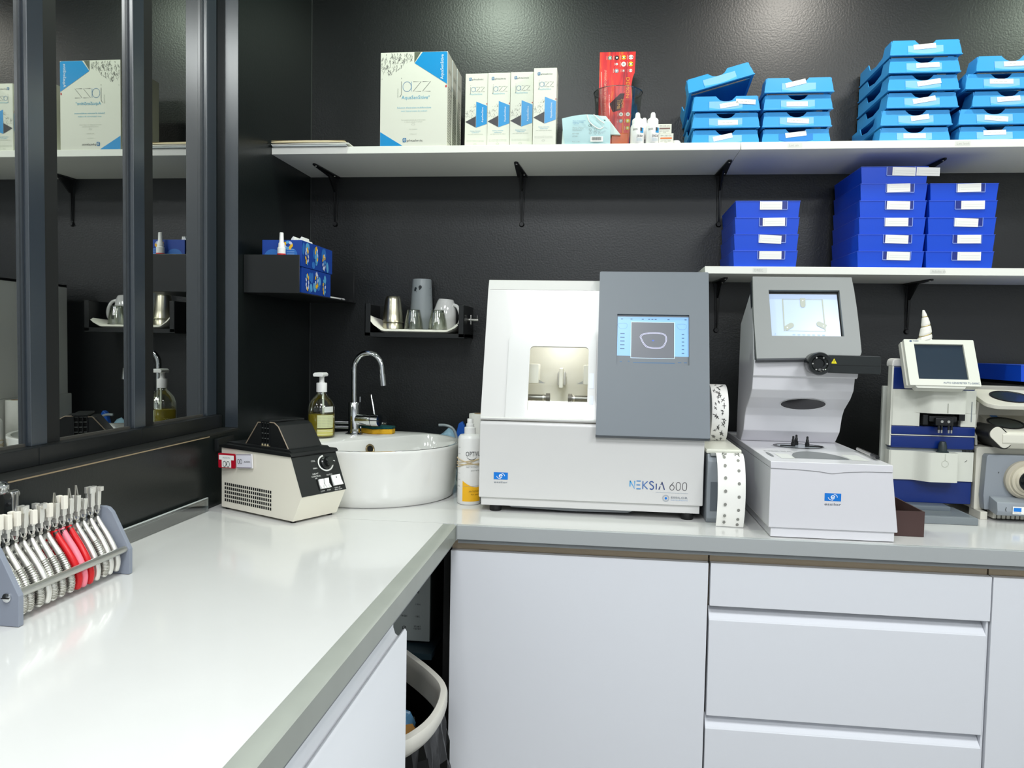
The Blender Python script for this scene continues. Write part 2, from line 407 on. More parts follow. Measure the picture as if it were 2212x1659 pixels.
def bracket(x, z, lab, L=.195, H=.158):
    t = thing('shelf_bracket', lab, 'bracket', (x, 0, z), group='black shelf brackets')
    # tapering arm under the shelf, tapering leg on the wall with rib, round foot, screws
    B().prism([(-.017, -.001), (.017, -.001), (.014, -.055), (.006, -L+.006), (.003, -L), (-.003, -L), (-.006, -L+.006), (-.014, -.055)], 'z', -.004, 0, .0006, 1).obj('arm', black_metal, t)
    B().prism([(-.013, 0), (.013, 0), (.009, -.03), (.005, -H+.01), (-.005, -H+.01), (-.009, -.03)], 'y', -.004, -.0006, .0006, 1).obj('leg', black_metal, t)
    B().prism([(-.002, -.004), (-.075, -.004), (-.012, -.05), (-.007, -H+.02), (-.002, -H+.01)], 'x', -.0025, .0025).obj('rib', black_metal, t)
    B().cyl((0, -.0006, -H+.006), (0, -.009, -H+.006), .0085, .006, 16).obj('foot', black_metal, t)
    for a, b in ((0, -L+.018), (.008, -.035)):
        B().lathe([(.0032, -.0042), (.0028, -.0056), (.0012, -.006)], (a, b, 0), 12).obj('screw', steel, t)
    return t
bracket(.085, HS-.0202, 'black shelf bracket at the left end of the upper shelf near the corner')
bracket(.698, HS-.0202, 'black shelf bracket under the upper shelf beneath the small solution boxes')
bracket(1.309, HS-.0202, 'black shelf bracket at the joint of the two upper shelves')
bracket(1.885, HS-.0202, 'black shelf bracket under the upper shelf behind the tallest dark blue stack')
bracket(1.312, HL-.0200, 'black shelf bracket at the left end of the lower shelf', .17, .155)
bracket(1.875, HL-.0200, 'black shelf bracket under the lower shelf behind the white horn', .17, .15)
# ---------------------------------------------------------------- shared logo pieces
brand_blue = M('brand_blue', '0a78d6', .4)
def eye_logo(t, fr, w, h):
    """blue plate with a white e inside two arcs; origin lower-left"""
    decal(fr, [(0, 0), (w, 0), (w, h), (0, h)], brand_blue, t, 'logo_plate', d=.0004)
    cx, cy, r = w*.5, h*.5, h*.22
    e = [(cx-r*.75, cy-r*.05)]+[(cx+r*math.cos(a), cy+r*math.sin(a)) for a in [i*PI/10 for i in range(1, 18)]]
    e = [(cx-r*.8, cy), (cx+r, cy+.05*r)]+[(cx+r*math.cos(a), cy+r*math.sin(a)) for a in [i*PI/10 for i in range(1, 19)]]
    arc1 = [(cx+w*.05+h*.42*math.cos(a)*1.05, cy-h*.02+h*.40*math.sin(a)) for a in [math.radians(90-i*9) for i in range(11)]]
    arc2 = [(cx-w*.02+h*.50*math.cos(a)*1.1, cy+h*.03+h*.42*math.sin(a)) for a in [math.radians(188+i*9) for i in range(11)]]
    b = B(); strokes_mesh(b, fr, [e], h*.10, .0008); strokes_mesh(b, fr, [arc1, arc2], h*.07, .0008)
    b.obj('logo_eye', M('logo_white', 'f7fafc', .5), t, ang=0)

# ---------------------------------------------------------------- lens edging machine
mach_white = M('machine_white', 'd6d5d3', .28, coat=.25)
mach_grey = M('machine_grey', '70777e', .42)
t = thing('lens_edger', 'large white lens edging machine with lit chamber window and grey screen panel', 'machine', (.94, -.3, 0), world=True)
B().prism([(-.555, .036), (-.5555, .222), (-.552, .229), (-.540, .232), (-.06, .232), (-.06, .036)], 'x', .6615, 1.2155, .003, 2).obj('lower_housing', mach_white, t)
B().box(.667, 1.2085, -.549, -.065, .016, .0362, .001).obj('plinth', mach_white, t)
for x, y in ((.702, -.530), (1.180, -.536), (.702, -.10), (1.180, -.10)):
    B().lathe([(.0145, 0), (.0155, .002), (.0155, .010), (.0140, .0165)], (x, y, 0), 24).obj('foot', matt_black, t)
B().prism([(.735, .0158), (1.055, .0158), (1.035, .008), (.90, .006), (.742, .010)], 'y', -.535, -.2, .001).obj('drip_tray', M('tray_grey', '8b8f93', .4), t)
# sloped left housing with the chamber window
U = Vector((0, .096, .325)).normalized()
fE = Fr((.662, -.548, .24), (1, 0, 0), U)
hole = rrect(.1175, .2665, .0108, .1860, .010)
plate_hole(fE, [(0, -.006), (.2905, -.006), (.2905, .3389), (0, .3389)], hole, .006).obj('front_panel', mach_white, t)
B().prism([(-.5485, .232), (-.5415, .236), (-.452, .5655), (-.430, .592), (-.08, .592), (-.08, .232)], 'x', .662, .667).obj('side_panel', mach_white, t)
B().prism([(-.446, .5655), (-.452, .5655), (-.438, .5905), (-.430, .592), (-.08, .592), (-.08, .584), (-.425, .584)], 'x', .662, .9535).obj('top_panel', mach_white, t)
B().box(.667, .9525, -.09, -.08, .232, .585).obj('back_panel', mach_white, t)
B().prism([(-.5495, .2315), (-.5565, .2335), (-.5575, .238), (-.5495, .2405)], 'x', .6625, .952, .0008, 1).obj('ledge', mach_white, t)
door_m = M('door_white', 'd8d8d6', .22, coat=.3)
plate_hole(Fr(fE.p(0, 0, .0028), fE.r, fE.u), rrect(.0625, .2860, -.003, .2192, .018, 5, (1, 1, 0, 0)), hole, .0026).obj('chamber_door', door_m, t)
for a, b in ((.078, .1175), (.037, .060)):
    decal(fE, rrect(.2695, .2815, a, b, .001, 2), M('hinge_tab', 'dfe4ee', .3), t, 'hinge_tab', d=.0034)
B().poly([fE.p(x, y, -.003) for x, y in rrect(.1165, .2675, .0098, .187, .010)]).obj('door_window', clear('acrylic_clear', 'fbfdfc', .02), t, ang=0)
# chamber inside
cw = M('chamber_white', 'f4f3ea', .4)
B().box(.735, .965, -.34, -.33, .232, .46).obj('chamber_back', cw, t)
for xa, xb in ((.735, .740), (.9505, .9525)): B().prism([(-.538, .234), (-.473, .455), (-.33, .455), (-.33, .234)], 'x', xa, xb).obj('chamber_side', cw, t)
B().box(.735, .9525, -.465, -.33, .4500, .456).obj('chamber_roof', M('chamber_roof', '99968a', .5), t)
B().box(.737, .9525, -.535, -.33, .2325, .2360).obj('chamber_floor', M('chamber_floor', 'b9b08c', .5), t)
for x, s in ((.782, 1), (.930, -1)):
    B().box(x-.016, x+.016, -.44, -.38, .320, .372, .004).obj('nozzle_block', cw, t)
    B().prism([(x+s*.016, .330), (x+s*.032, .3215), (x+s*.016, .3215)], 'y', -.43, -.41).obj('nozzle', steel, t)
B().box(.843, .866, -.37, -.34, .312, .352, .006).obj('probe_plate', M('probe_plate', 'd6d6d8', .4), t)
B().box(.849, .860, -.40, -.36, .308, .362, .003).obj('probe', cw, t)
dark_steel = M('shaft_steel', '8f8e88', .35, metal=.9)
for x0, x1, xc in ((.742, .818, .828), (.952, .886, .876)):
    B().cyl((x0, -.43, .283), (x1, -.43, .283), .0085, n=20).obj('shaft', dark_steel, t)
    B().cyl((x1, -.43, .283), (xc, -.43, .283), .0125, .0125, 20).obj('chuck', M('chuck', '6d6a63', .45, metal=.7), t)
    B().cyl((x1+(x1-x0)*-.12, -.43, .283), (x1+(x1-x0)*-.06, -.43, .283), .0105, n=20).obj('collar', steel, t)
for x in (.80, .855, .91):
    B().cyl((x, -.47, .4495), (x, -.47, .4455), .011, n=18).obj('lamp_lens', M('lens_disc', '8d8d86', .2), t)
l = lamp('POINT', 'chamber_lamp', (.855, -.40, .43), .20, (1, .99, .95), shadow_soft_size=.015); l.parent = t; l.location = Vector((.855, -.42, .432))-t.location
# grey screen panel
U2 = Vector((0, .120, .409)).normalized()
fG = Fr((.9515, -.575, .205), (1, 0, 0), U2)
plate_hole(fG, rrect(0, .2735, 0, .4262, .003, 2), rrect(.0465, .2250, .1805, .3120, .0012, 2), .020, 8).obj('screen_panel', mach_grey, t)
B().prism([(-.571, .2055), (-.553, .2055), (-.430, .6135), (-.448, .6135)], 'x', .9520, 1.2245, .001).prism([(-.560, .233), (-.445, .600), (-.08, .600), (-.08, .233)], 'x', .955, 1.2195).obj('screen_housing', [mach_grey], t)
B().prism([(-.5765, .2045), (-.5705, .2055), (-.552, .2055), (-.549, .198), (-.566, .198)], 'x', .9512, 1.2255, .0008).obj('lower_bezel', M('bezel_grey', '4f565e', .4), t)
scr_dark = M('screen_bezel', '15181c', .4)
decal(fG, [(.0466, .1806), (.2249, .1806), (.2249, .3119), (.0466, .3119)], scr_dark, t, 'screen_frame', d=-.0066)
ui = M('screen_blue', '86b4e8', .25, emit=.26); ui2 = M('screen_grey', '6b6e75', .25, emit=.18); uil = M('screen_lilac', 'cfcff2', .3, emit=.5); uid = M('screen_ink', '47698c', .3, emit=.1); uip = M('screen_pale', 'c6dff8', .3, emit=.45)
decal(fG, [(.0478, .1815), (.2240, .1815), (.2240, .3068), (.0478, .3068)], ui, t, 'screen', d=-.0052)
decal(fG, [(.0815, .1985), (.1895, .1985), (.1895, .2935), (.0815, .2935)], uip, t, 'display_border', d=-.0050)
decal(fG, [(.0825, .1995), (.1885, .1995), (.1885, .2925), (.0825, .2925)], ui2, t, 'display_field', d=-.0048)
def lens_shape(cx, cy, sx, sy):
    P = [(-1, .45), (-.85, .78), (-.4, .95), (.1, 1), (.6, .95), (.92, .72), (1, .2), (.93, -.35), (.72, -.85), (.35, -1), (-.15, -.98), (-.5, -.85), (-.8, -.3), (-1, .45)]
    return [(v.x, v.y) for v in smooth_path([(cx+sx*a, cy+sy*b, 0) for a, b in P], 5)]
strokes(fG, [lens_shape(.1370, .2450, .0330, .0205), lens_shape(.1372, .2452, .0305, .0182)], .0008, uil, t, 'lens_outline', d=-.0046)
strokes(fG, [lens_shape(.2068, .2820, .0120, .0072), lens_shape(.0600, .2820, .0120, .0072)], .0004, uid, t, 'lens_icon', d=-.0050)
strokes(fG, [[(.1335, .2447), (.1397, .2447)], [(.1366, .2416), (.1366, .2478)]], .0008, M('screen_cross', '3a66d6', .3, emit=.4), t, 'centre_mark', d=-.0046)
strokes(fG, [[(x, .3005), (x+.005, .3005)] for x in (.056, .08, .108, .124, .132, .14, .172, .214)]+[[(.207, .262-i*.0098), (.213, .262-i*.0098)] for i in range(6)]+[[(.055, .262-i*.0098), (.066, .262-i*.0098)] for i in range(5)]+[[(.055, .189), (.06, .189)], [(.075, .190), (.079, .190)], [(.088, .187), (.19, .187)], [(.198, .189), (.206, .189)], [(.212, .189), (.220, .189)]], .0022, uid, t, 'screen_icons', d=-.0050)
# prints on the lower front
fL = Fr((0, -.5556, 0))
eye_logo(t, fL.at(.6996, .0832), .0355, .0178)
text(fL, 'essilor', .7174, .0740, .0048, M('logo_type', '6f7a86', .5), t, 'brand_name', 'C', .0345)
def arcp(cx, cy, rx, ry, a0, a1, n=9): return [(cx+rx*math.cos(math.radians(a0+(a1-a0)*i/n)), cy+ry*math.sin(math.radians(a0+(a1-a0)*i/n))) for i in range(n+1)]
GL = {'N': [[(0, 1), (0, .25)], [(0, 1), (.75, 0), (.75, 1)]], 'E': [[(0, 1), (.7, 1)], [(0, .5), (.6, .5)], [(0, 0), (.7, 0)]], 'K': [[(0, 0), (0, 1)], [(.75, 1), (.12, .5), (.78, 0)]],
      'S': [[(.68, .85)]+arcp(.36, .76, .32, .24, 40, 180)+arcp(.38, .25, .32, .26, 75, -150)], 'I': [[(.1, 0), (.1, .75)]], 'A': [[(0, 0), (.2, .42)], [(.30, .62), (.46, 1), (.9, 0)]],
      '6': [[(.62, 1), (.05, .42)], arcp(.38, .32, .36, .32, 0, 360, 18)], '0': [[(.02, .68)]+arcp(.36, .68, .34, .32, 180, 0)+arcp(.36, .32, .34, .32, 0, -180)+[(.02, .68)]]}
x = 1.0385
for ch, col in zip('NEKSIA', ('2f9fe0', '2b86cc', '1f63ac', '1d4a94', '1b3a80', '1a2f6c')):
    strokes(fL, [[(x+a*.0150, .0735+b*.0192) for a, b in st] for st in GL[ch]], .0023, M('type_'+ch, col, .45), t, 'letter_'+ch.lower())
    x += .0078 if ch == 'I' else .0156
x = 1.1345
for ch in '600':
    strokes(fL, [[(x+a*.0150, .0735+b*.0196) for a, b in st] for st in GL[ch]], .0012, M('type_dark', '2c2530', .45), t, 'digit')
    x += .0153
strokes(fL, [[(1.101, .0665), (1.179, .0665)]], .0006, M('hair_line', 'a9b6c4', .5), t, 'rule')
decal(fL, ell(1.1262, .0528, .0030, .0030, 16), brand_blue, t, 'emblem_dot', d=.0006)
strokes(fL, [ell(1.1262, .0528, .0072, .0072, 25)+[(1.1334, .0528)]], .0022, M('emblem_grey', 'b9bfc6', .3, metal=.4), t, 'emblem_ring')
text(fL, 'ESSILOR', 1.1375, .0530, .0046, M('logo_type', '6f7a86', .5), t, 'brand_name', 'L', .0410)
text(fL, 'INSTRUMENTS', 1.1375, .0475, .0030, M('logo_type2', '9db7d6', .5), t, 'brand_line', 'L', .0410)

# ---------------------------------------------------------------- lens tracing device
tw = M('tracer_white', 'dedde1', .3, coat=.2); ts = M('tracer_side', 'e6e4d6', .35)
t = thing('lens_tracer', 'white frame tracing device with grey hooded screen and black side arm', 'machine', (1.48, -.4, 0), world=True)
B().box(1.3485, 1.6135, -.688, -.10, .0015, .0235, .001).obj('plinth', tw, t)
B().prism([(1.343, .0228), (1.6195, .0228), (1.6035, .1565), (1.343, .1565)], 'y', -.692, -.08, .002).obj('base', tw, t)
vp = [(1.3425, .1566), (1.40, .1556), (1.445, .1530), (1.474, .1490), (1.505, .1532), (1.545, .1558), (1.6035, .1566), (1.6020, .1725), (1.3425, .1725)]
B().prism(vp, 'y', -.6945, -.682, .0008, 1).prism([(1.3425, .1572), (1.6035, .1572), (1.6020, .1725), (1.3425, .1725)], 'y', -.684, -.08, .001, 1).obj('lid', tw, t)
fT = Fr((0, 0, .1726), (1, 0, 0), (0, 1, 0))
decal(fT, ell(1.4740, -.397, .068, .056, 36), M('disc_rim', 'd9d9dc', .3), t, 'turntable_rim', d=.0004)
strokes(fT, [ell(1.4740, -.397, .059, .048, 36)+[(1.533, -.397)]], .009, M('ring_black', '1b1c1e', .25), t, 'turntable_ring', d=.0012)
decal(fT, ell(1.4740, -.397, .053, .042, 32), M('turntable_glass', 'c3cbd0', .15), t, 'turntable', d=.0008)
for px, py in ((1.4579, -.4083), (1.4735, -.376), (1.4930, -.4085)):
    B().lathe([(.0055, .001), (.0055, .010), (.0038, .012), (.0038, .018), (.0028, .020), (.0028, .026), (.0015, .0275)], (px, py, .1726), 14).obj('pin', M('pin_black', '121315', .3), t)
    B().box(min(px, 1.474+(px-1.474)*3), max(px, 1.474+(px-1.474)*3), py-.002, py+.002, .1736, .1765).obj('pin_arm', M('pin_black', '121315', .3), t)
arch = ell(1.470, -.632, .060, .125, 26, 0, PI)
decal(fT, arch, M('arch_grey', '777a7c', .35), t, 'loading_arch', d=.0010, back=.001)
decal(fT, ell(1.3640, -.579, .0045, .040, 18), M('arch_grey', '777a7c', .35), t, 'button', d=.0006)
decal(fT, rrect(1.378, 1.410, -.640, -.560, .004), M('recess_white', 'dedfdc', .4), t, 'recess', d=.0003)
decal(fT, rrect(1.535, 1.572, -.640, -.545, .004), M('recess_white', 'dedfdc', .4), t, 'recess', d=.0003)
text(fT, 'NEKSIA', 1.363, -.525, .020, M('faint_type', 'b6b8ba', .4), t, 'lettering', 'L', .066)
B().cyl((1.5985, -.470, .1795), (1.5945, -.585, .1795), .0042, n=14).obj('stylus_barrel', steel, t)
B().cyl((1.5945, -.585, .1795), (1.5930, -.624, .1795), .0050, .0046, 14).obj('stylus_grip', M('pin_black', '121315', .3), t)
B().cyl((1.599, -.462, .1795), (1.5985, -.470, .1795), .0018, .0042, 12).obj('stylus_tip', steel, t)
# leaning column: side profile (y, z)
prof = [(-.302, .1727), (-.340, .205), (-.3560, .248), (-.372, .268), (-.418, .298), (-.440, .320), (-.4475, .352), (-.4495, .3965), (-.400, .575), (-.385, .578), (-.245, .492), (-.235, .1727)]
CX0, CX1 = 1.3440, 1.5925
B().prism(prof, 'x', CX0, CX1, .0025, 2).obj('column', [tw], t, ang=20)
B().prism([(-.448, .352), (-.4545, .356), (-.4600, .394), (-.4495, .3965)], 'x', CX0-.001, CX1+.004, .001).obj('shelf_band', tw, t)
# black oval mirror opening on the overhang
fo = Fr(((CX0+CX1)/2+.014, -.395, .2832), (1, 0, 0), Vector((0, -.046, .030)))
decal(fo, ell(0, 0, .056, .0285, 36), M('opening_black', '050505', .15), t, 'oval_opening', d=.0012)
strokes(fo, [ell(0, 0, .0565, .029, 36)+[(.0565, 0)]], .0012, M('rim_white', 'f6f6f4', .3), t, 'opening_rim', d=.0016)
# hooded screen
US = Vector((0, .075, .215)).normalized()
fS = Fr((CX0-.001, -.4780, .3975), (1, 0, 0), US)
sg = M('hood_grey', '8b8e8d', .4)
outer = [(.003, .0), (.2455, .010)]+[(.2525, .016), (.2550, .024), (.2540, .075), (.2515, .14), (.2480, .19), (.2440, .2240)]+[(.0, .2240), (-.001, .12)]
plate_hole(fS, outer, [(.042, .0625), (.2165, .0640), (.2125, .1880), (.0385, .1870)], .014, 8).obj('hood', sg, t, ang=20)
B().prism([(.003, 0), (.2455, .010), (.2530, .024), (.2440, .2240), (0, .2240)], 'z', -.045, -.013, .003, mat=fS.m).obj('hood_back', M('hood_dark', '2b3036', .4), t)
B().prism([(.002, -.004), (.2440, .006), (.2460, .011), (.003, .001)], 'z', -.018, .0012, .0006, mat=fS.m).obj('hood_lip', M('hood_dark', '2b3036', .4), t)
scr = [(.0425, .0630), (.2125, .0645), (.2085, .1810), (.0400, .1805)]
decal(fS, [(.0385, .0590), (.2170, .0600), (.2130, .1885), (.0380, .1880)], scr_dark, t, 'screen_frame', d=-.0125)
decal(fS, scr, M('tracer_screen', 'b9cbe8', .2, emit=.10), t, 'screen', d=-.0115)
gl = M('screen_sage', '9aa096', .3, emit=.30)
b = B(); strokes_mesh(b, fS, [[(.0756, .0810), (.0746, .1671)], [(.1751, .0810), (.1721, .1671)]], .0030, -.0108); strokes_mesh(b, fS, [[(.0740, .1668), (.1736, .1668)], [(.0740, .0806), (.1766, .0806)]], .0008, -.0108)
b.obj('target_frame', gl, t, ang=0)
def pill(cx, cy, ang, L, w):
    c, s = math.cos(ang), math.sin(ang)
    P = [(-L, -w), (L-w, -w)]+[(L-w+w*math.cos(a), w*math.sin(a)) for a in [(-PI/2+PI*i/8) for i in range(9)]]+[(-L, w)]
    return [(cx+x*c-y*s, cy+x*s+y*c) for x, y in P]
for cx, cy, a in ((.0880, .0925, math.radians(33)), (.1660, .0975, math.radians(152)), (.1240, .1570, -PI/2)):
    decal(fS, pill(cx, cy, a, .0125, .0066), gl, t, 'target_clamp', d=-.0104)
    decal(fS, ell(cx-.006*math.cos(a), cy-.006*math.sin(a), .0013, .0013, 10), M('screen_dot', 'eef3fb', .3, emit=.8), t, 'target_dot', d=-.0100)
strokes(fS, [[(.095+i*.012, .0705), (.102+i*.012, .0705)] for i in range(7)]+[[(.052, .0700), (.054, .0730)]], .0022, M('screen_ink2', '8fa9cc', .3, emit=.3), t, 'screen_icons', d=-.0108)
# side arm with knob
ab = M('arm_black', '1d2222', .35)
B().prism([(1.485, .368), (1.630, .3655), (1.6335, .3685), (1.6335, .4055), (1.6320, .4105), (1.500, .4115), (1.480, .408)], 'y', -.505, -.430, .002).obj('side_arm', ab, t)
B().box(1.50, 1.633, -.5062, -.5045, .3866, .3874).obj('arm_groove', ink, t)
kc = (1.4865, -.505, .3895)
Rk = Matrix.Translation(kc) @ Matrix.Rotation(PI/2, 4, 'X')
B().lathe([(.0265, -.03), (.0275, .0), (.0285, .012), (.0265, .018), (.0200, .0175), (.0170, .0140), (.0120, .0130), (.0115, .008)], n=36, mat=Rk).obj('knob', M('knob_black', '131616', .18), t)
for a in range(0, 360, 60):
    B().lathe([(.0022, .0135), (.0018, .0150)], (.0165*math.cos(math.radians(a)), .0165*math.sin(math.radians(a)), .002), 10, mat=Rk).obj('knob_led', steel, t)
fK = Fr((1.5200, -.5062, .3885))
decal(fK, [(-.0035, .002), (.0100, .002), (.0032, .0145)], M('warning_yellow', 'f2e21c', .4), t, 'warning_triangle', d=.0006)
strokes(fK, [[(.0032, .0105), (.0032, .0060)], [(.0032, .0045), (.0032, .0034)]], .0012, ink, t, 'warning_mark', d=.0009)
eye_logo(t, Fr((1.4613, -.6922, .0880)), .0352, .0172)
text(Fr((0, -.6922, 0)), 'essilor', 1.479, .0782, .0055, M('logo_type3', '59626c', .5), t, 'brand_name', 'C', .036)
B().box(1.3427, 1.3440, -.690, -.09, .0226, .0238).obj('seam', M('seam_grey', 'b9b9b6', .5), t)

# ---------------------------------------------------------------- auto lensmeter
lw = M('lens_white', 'd9dacf', .38); lb = M('lens_blue', '0b2a72', .28); lg = M('lens_grey', '7d8488', .4)
t = thing('lensmeter', 'tall blue and white automatic lens meter with tilted monitor', 'machine', (1.82, -.25, 0), world=True)
def bulge(x0, x1, z0, z1, cx0, cx1, dep, mat, name, yf=-.36):
    """band with a rounded bulge in the middle of the front"""
    P = [(x0+.004, yf), (x0, yf+.004), (x0, -.330), (x1, -.330), (x1, yf+.004), (x1-.004, yf)]
    m = [(cx1+.004, yf), (cx1-.001, yf-dep*.9), (cx1-.006, yf-dep)]
    l = [(cx0+.030-.030*math.cos(i*PI/8)+.0, yf-dep*(1-math.cos(i*PI/8))/2) for i in range(9)]
    return B().prism([(x0, -.330), (x0, yf+.004), (x0+.004, yf)]+[(cx0-.02+.04*i/8, yf-dep*(1-math.cos(i*PI/8))/2) for i in range(9)]+[(cx1-.006, yf-dep), (cx1-.001, yf-dep*.9), (cx1, yf), (x1-.002, yf), (x1, yf+.004), (x1, -.330)], 'z', z0, z1).obj(name, mat, t)
x0, x1 = 1.713, 1.9215
B().box(x0+.006, x1-.001, -.355, -.330, .030, .0905, .003).obj('lower_band', lb, t)
bulge(x0, x1, .0905, .166, 1.787, 1.872, .030, lw, 'lower_cover')
B().box(x0+.003, x1-.002, -.352, -.330, .166, .1725).obj('vent_gap', lg, t)
for i in range(9): B().box(1.895+i*.0034, 1.8965+i*.0034, -.3545, -.350, .1668, .1712).obj('vent_rib', matt_black, t)
B().box(x0+.002, x1, -.360, -.330, .1725, .2060, .005).obj('middle_band', lb, t)
B().box(x0+.002, x1, -.361, -.330, .2060, .2080).obj('trim_line', lw, t)
B().box(x0+.002, x1, -.360, -.330, .2080, .2315, .004).obj('middle_band', lb, t)
# upper cover in three pieces round the measuring gap
yf = -.36
bulge(x0, x1, .2665, .3255, 1.787, 1.884, .030, lw, 'upper_cover')
B().prism([(x0, -.330), (x0, yf+.004), (x0+.004, yf), (1.772, yf), (1.781, yf-.006), (1.7815, yf), (1.7815, -.330)], 'z', .2315, .2665).obj('cover_cheek', lw, t)
B().box(1.884, x1, yf, -.330, .2315, .2665, .002).obj('cover_cheek', lw, t)
B().box(1.7815, 1.884, -.345, -.330, .2315, .2665).obj('gap_back', matt_black, t)
B().box(1.788, 1.800, -.372, -.33, .236, .262, .001).box(1.800, 1.868, -.378, -.34, .2445, .2600, .003).box(1.812, 1.856, -.388, -.35, .2360, .2560, .003).obj('lens_holder', M('mech_black', '17181a', .3), t)
for x in (1.827, 1.843):
    B().cyl((x, -.3885, .2465), (x, -.3895, .2465), .0035, n=14).obj('holder_screw', steel, t)
for x in (1.822, 1.829, 1.846, 1.853):
    B().lathe([(.0024, 0), (.0024, .008)], (x, -.383, .2170), 12).obj('pin_tip', steel, t)
    B().lathe([(.0028, .008), (.0028, .020)], (x, -.383, .2170), 12).obj('pin', M('mech_black', '17181a', .3), t)
B().box(1.8745, 1.890, -.372, -.352, .2480, .2780, .002).obj('side_lever', M('mech_black', '17181a', .3), t)
B().box(1.838, 1.8405, -.3905, -.3896, .268, .293).obj('cover_slot', M('slot_line', 'a3a498', .5), t)
B().box(1.9085, 1.9105, -.3606, -.3596, .245, .297).obj('cover_slot', lg, t)
B().lathe([(.0150, .1660), (.0150, .1685), (.0112, .1700), (.0095, .1860), (.0070, .1935), (.0040, .1945)], (1.838, -.372, 0), 20).obj('nozzle', M('nozzle_dark', '2c3638', .35), t)
fl = Fr((0, -.3905, 0))
strokes(fl, [ell(1.838, .1385, .0082, .0082, 24)+[(1.8462, .1385)], [(1.838, .1470), (1.838, .164)]], .0006, M('slot_line', 'a3a498', .5), t, 'cover_button', d=.0006)
strokes(Fr((0, -.3604, 0)), [[(1.898, .1410), (1.902, .1435), (1.904, .1465)]], .0010, ink, t, 'scuff')
strokes(Fr((0, -.372, 0)), [[(1.7925, .296), (1.794, .302)], [(1.796, .297), (1.798, .303), (1.7995, .297)], [(1.801, .300), (1.8035, .2975)]], .0008, ink, t, 'scuff', d=.0016)
B().box(x0+.003, x1-.003, -.356, -.330, .3255, .3830, .003).obj('top_band', lb, t)
B().box(x0-.001, x0+.003, -.357, -.330, .178, .385).obj('side_trim', lw, t)
B().box(1.7005, 1.918, -.330, -.318, .03, .332, .002).obj('side_plate', M('side_grey', 'a7aaa3', .45), t)
B().prism([(1.750, .0), (1.888, .0), (1.888, .0165), (1.884, .019), (1.750, .019)], 'y', -.472, -.262, .0025).obj('foot_tray', lg, t)
B().prism(rrect(1.757, 1.876, -.460, -.385, .012), 'z', .0186, .0196).obj('tray_recess', M('tray_recess_grey', '6c7377', .45), t)  # recess area in a slightly darker grey than the tray
B().box(1.750, 1.853, -.400, -.262, .019, .0305, .002).obj('foot_block', M('foot_grey', '69727a', .45), t)
# monitor
UM = Vector((0, .055, .115)).normalized()
fM = Fr((1.7300, -.430, .3400), (1, 0, 0), UM)
plate_hole(fM, rrect(0, .1685, 0, .1275, .002, 2), [(.0235, .0175), (.1425, .0175), (.1425, .1150), (.0235, .1150)], .012, 8).obj('monitor_frame', lw, t)
B().prism([(-.004, .002), (.166, .002), (.166, .126), (-.004, .126)], 'z', -.030, -.011, .003, mat=fM.m).obj('monitor_back', lw, t)
B().prism([(.018, -.006), (.130, -.006), (.136, .002), (.012, .002)], 'z', -.025, -.003, .001, mat=fM.m).obj('monitor_lip', lw, t)
decal(fM, [(.0230, .0170), (.1430, .0170), (.1430, .1155), (.0230, .1155)], M('monitor_glass', '253341', .12, coat=.5), t, 'monitor_screen', d=-.006)
B().box(1.760, 1.870, -.395, -.30, .352, .384, .004).obj('monitor_neck', lw, t)
text(fM, 'AUTO LENSMETER TL-2000C', .1650, .0055, .0048, M('type_navy', '35507a', .5), t, 'model_name', 'R', .0850)
text(fM, 'TOMEY', .0215, .1205, .0038, M('type_navy', '35507a', .5), t, 'brand_name', 'L', .0145)
decal(fM, ell(.0165, .1222, .0032, .0022, 14), M('type_navy', '35507a', .5), t, 'brand_mark', d=.0006)
t2 = thing('horn_ornament', 'white twisted horn with gold bands standing on the lens meter monitor', 'ornament', (1.7870, -.360, .4545))
b = B(); loops = []; N = 30
for i in range(N+1):
    k = i/N; r = .0152*(1-k)**.8+.0022; z = k*.076; ph = (k*3.2) % 1
    r *= 1-.16*max(0, 1-abs(ph-.5)/.16)*.9
    loops.append([(r*math.cos(a)+.004*math.sin(k*PI)-.006*k, r*math.sin(a), z+.006*math.cos(a)*(1-k)) for a in [2*PI*j/20 for j in range(20)]])
b.loft(loops).obj('horn', M('horn_white', 'efece4', .6), t2, ang=60)
gold = M('gold_thread', 'b7a25c', .35, metal=.7)
for ph in (.156, .469, .781):
    k = ph; r = (.0152*(1-k)**.8+.0022)*.93
    B().tube([(r*math.cos(a)+.004*math.sin(k*PI)-.006*k, r*math.sin(a), k*.076+.006*math.cos(a)*(1-k)) for a in [2*PI*j/20 for j in range(20)]], .0009, 6, True).obj('gold_band', gold, t2)
B().box(-.014, .014, -.014, .014, -.004, .004, .003).obj('base_pad', M('horn_white', 'efece4', .6), t2)
tag(B().prism([(1.7165, .3834), (1.7500, .3834), (1.7500, .4035), (1.7260, .4055), (1.7190, .4020), (1.7165, .395)], 'y', -.345, -.300, .006, 3).obj('foam_pad', M('foam_white', 'f0efea', .7)), 'rounded white pad on the top left corner of the lens meter', 'pad')

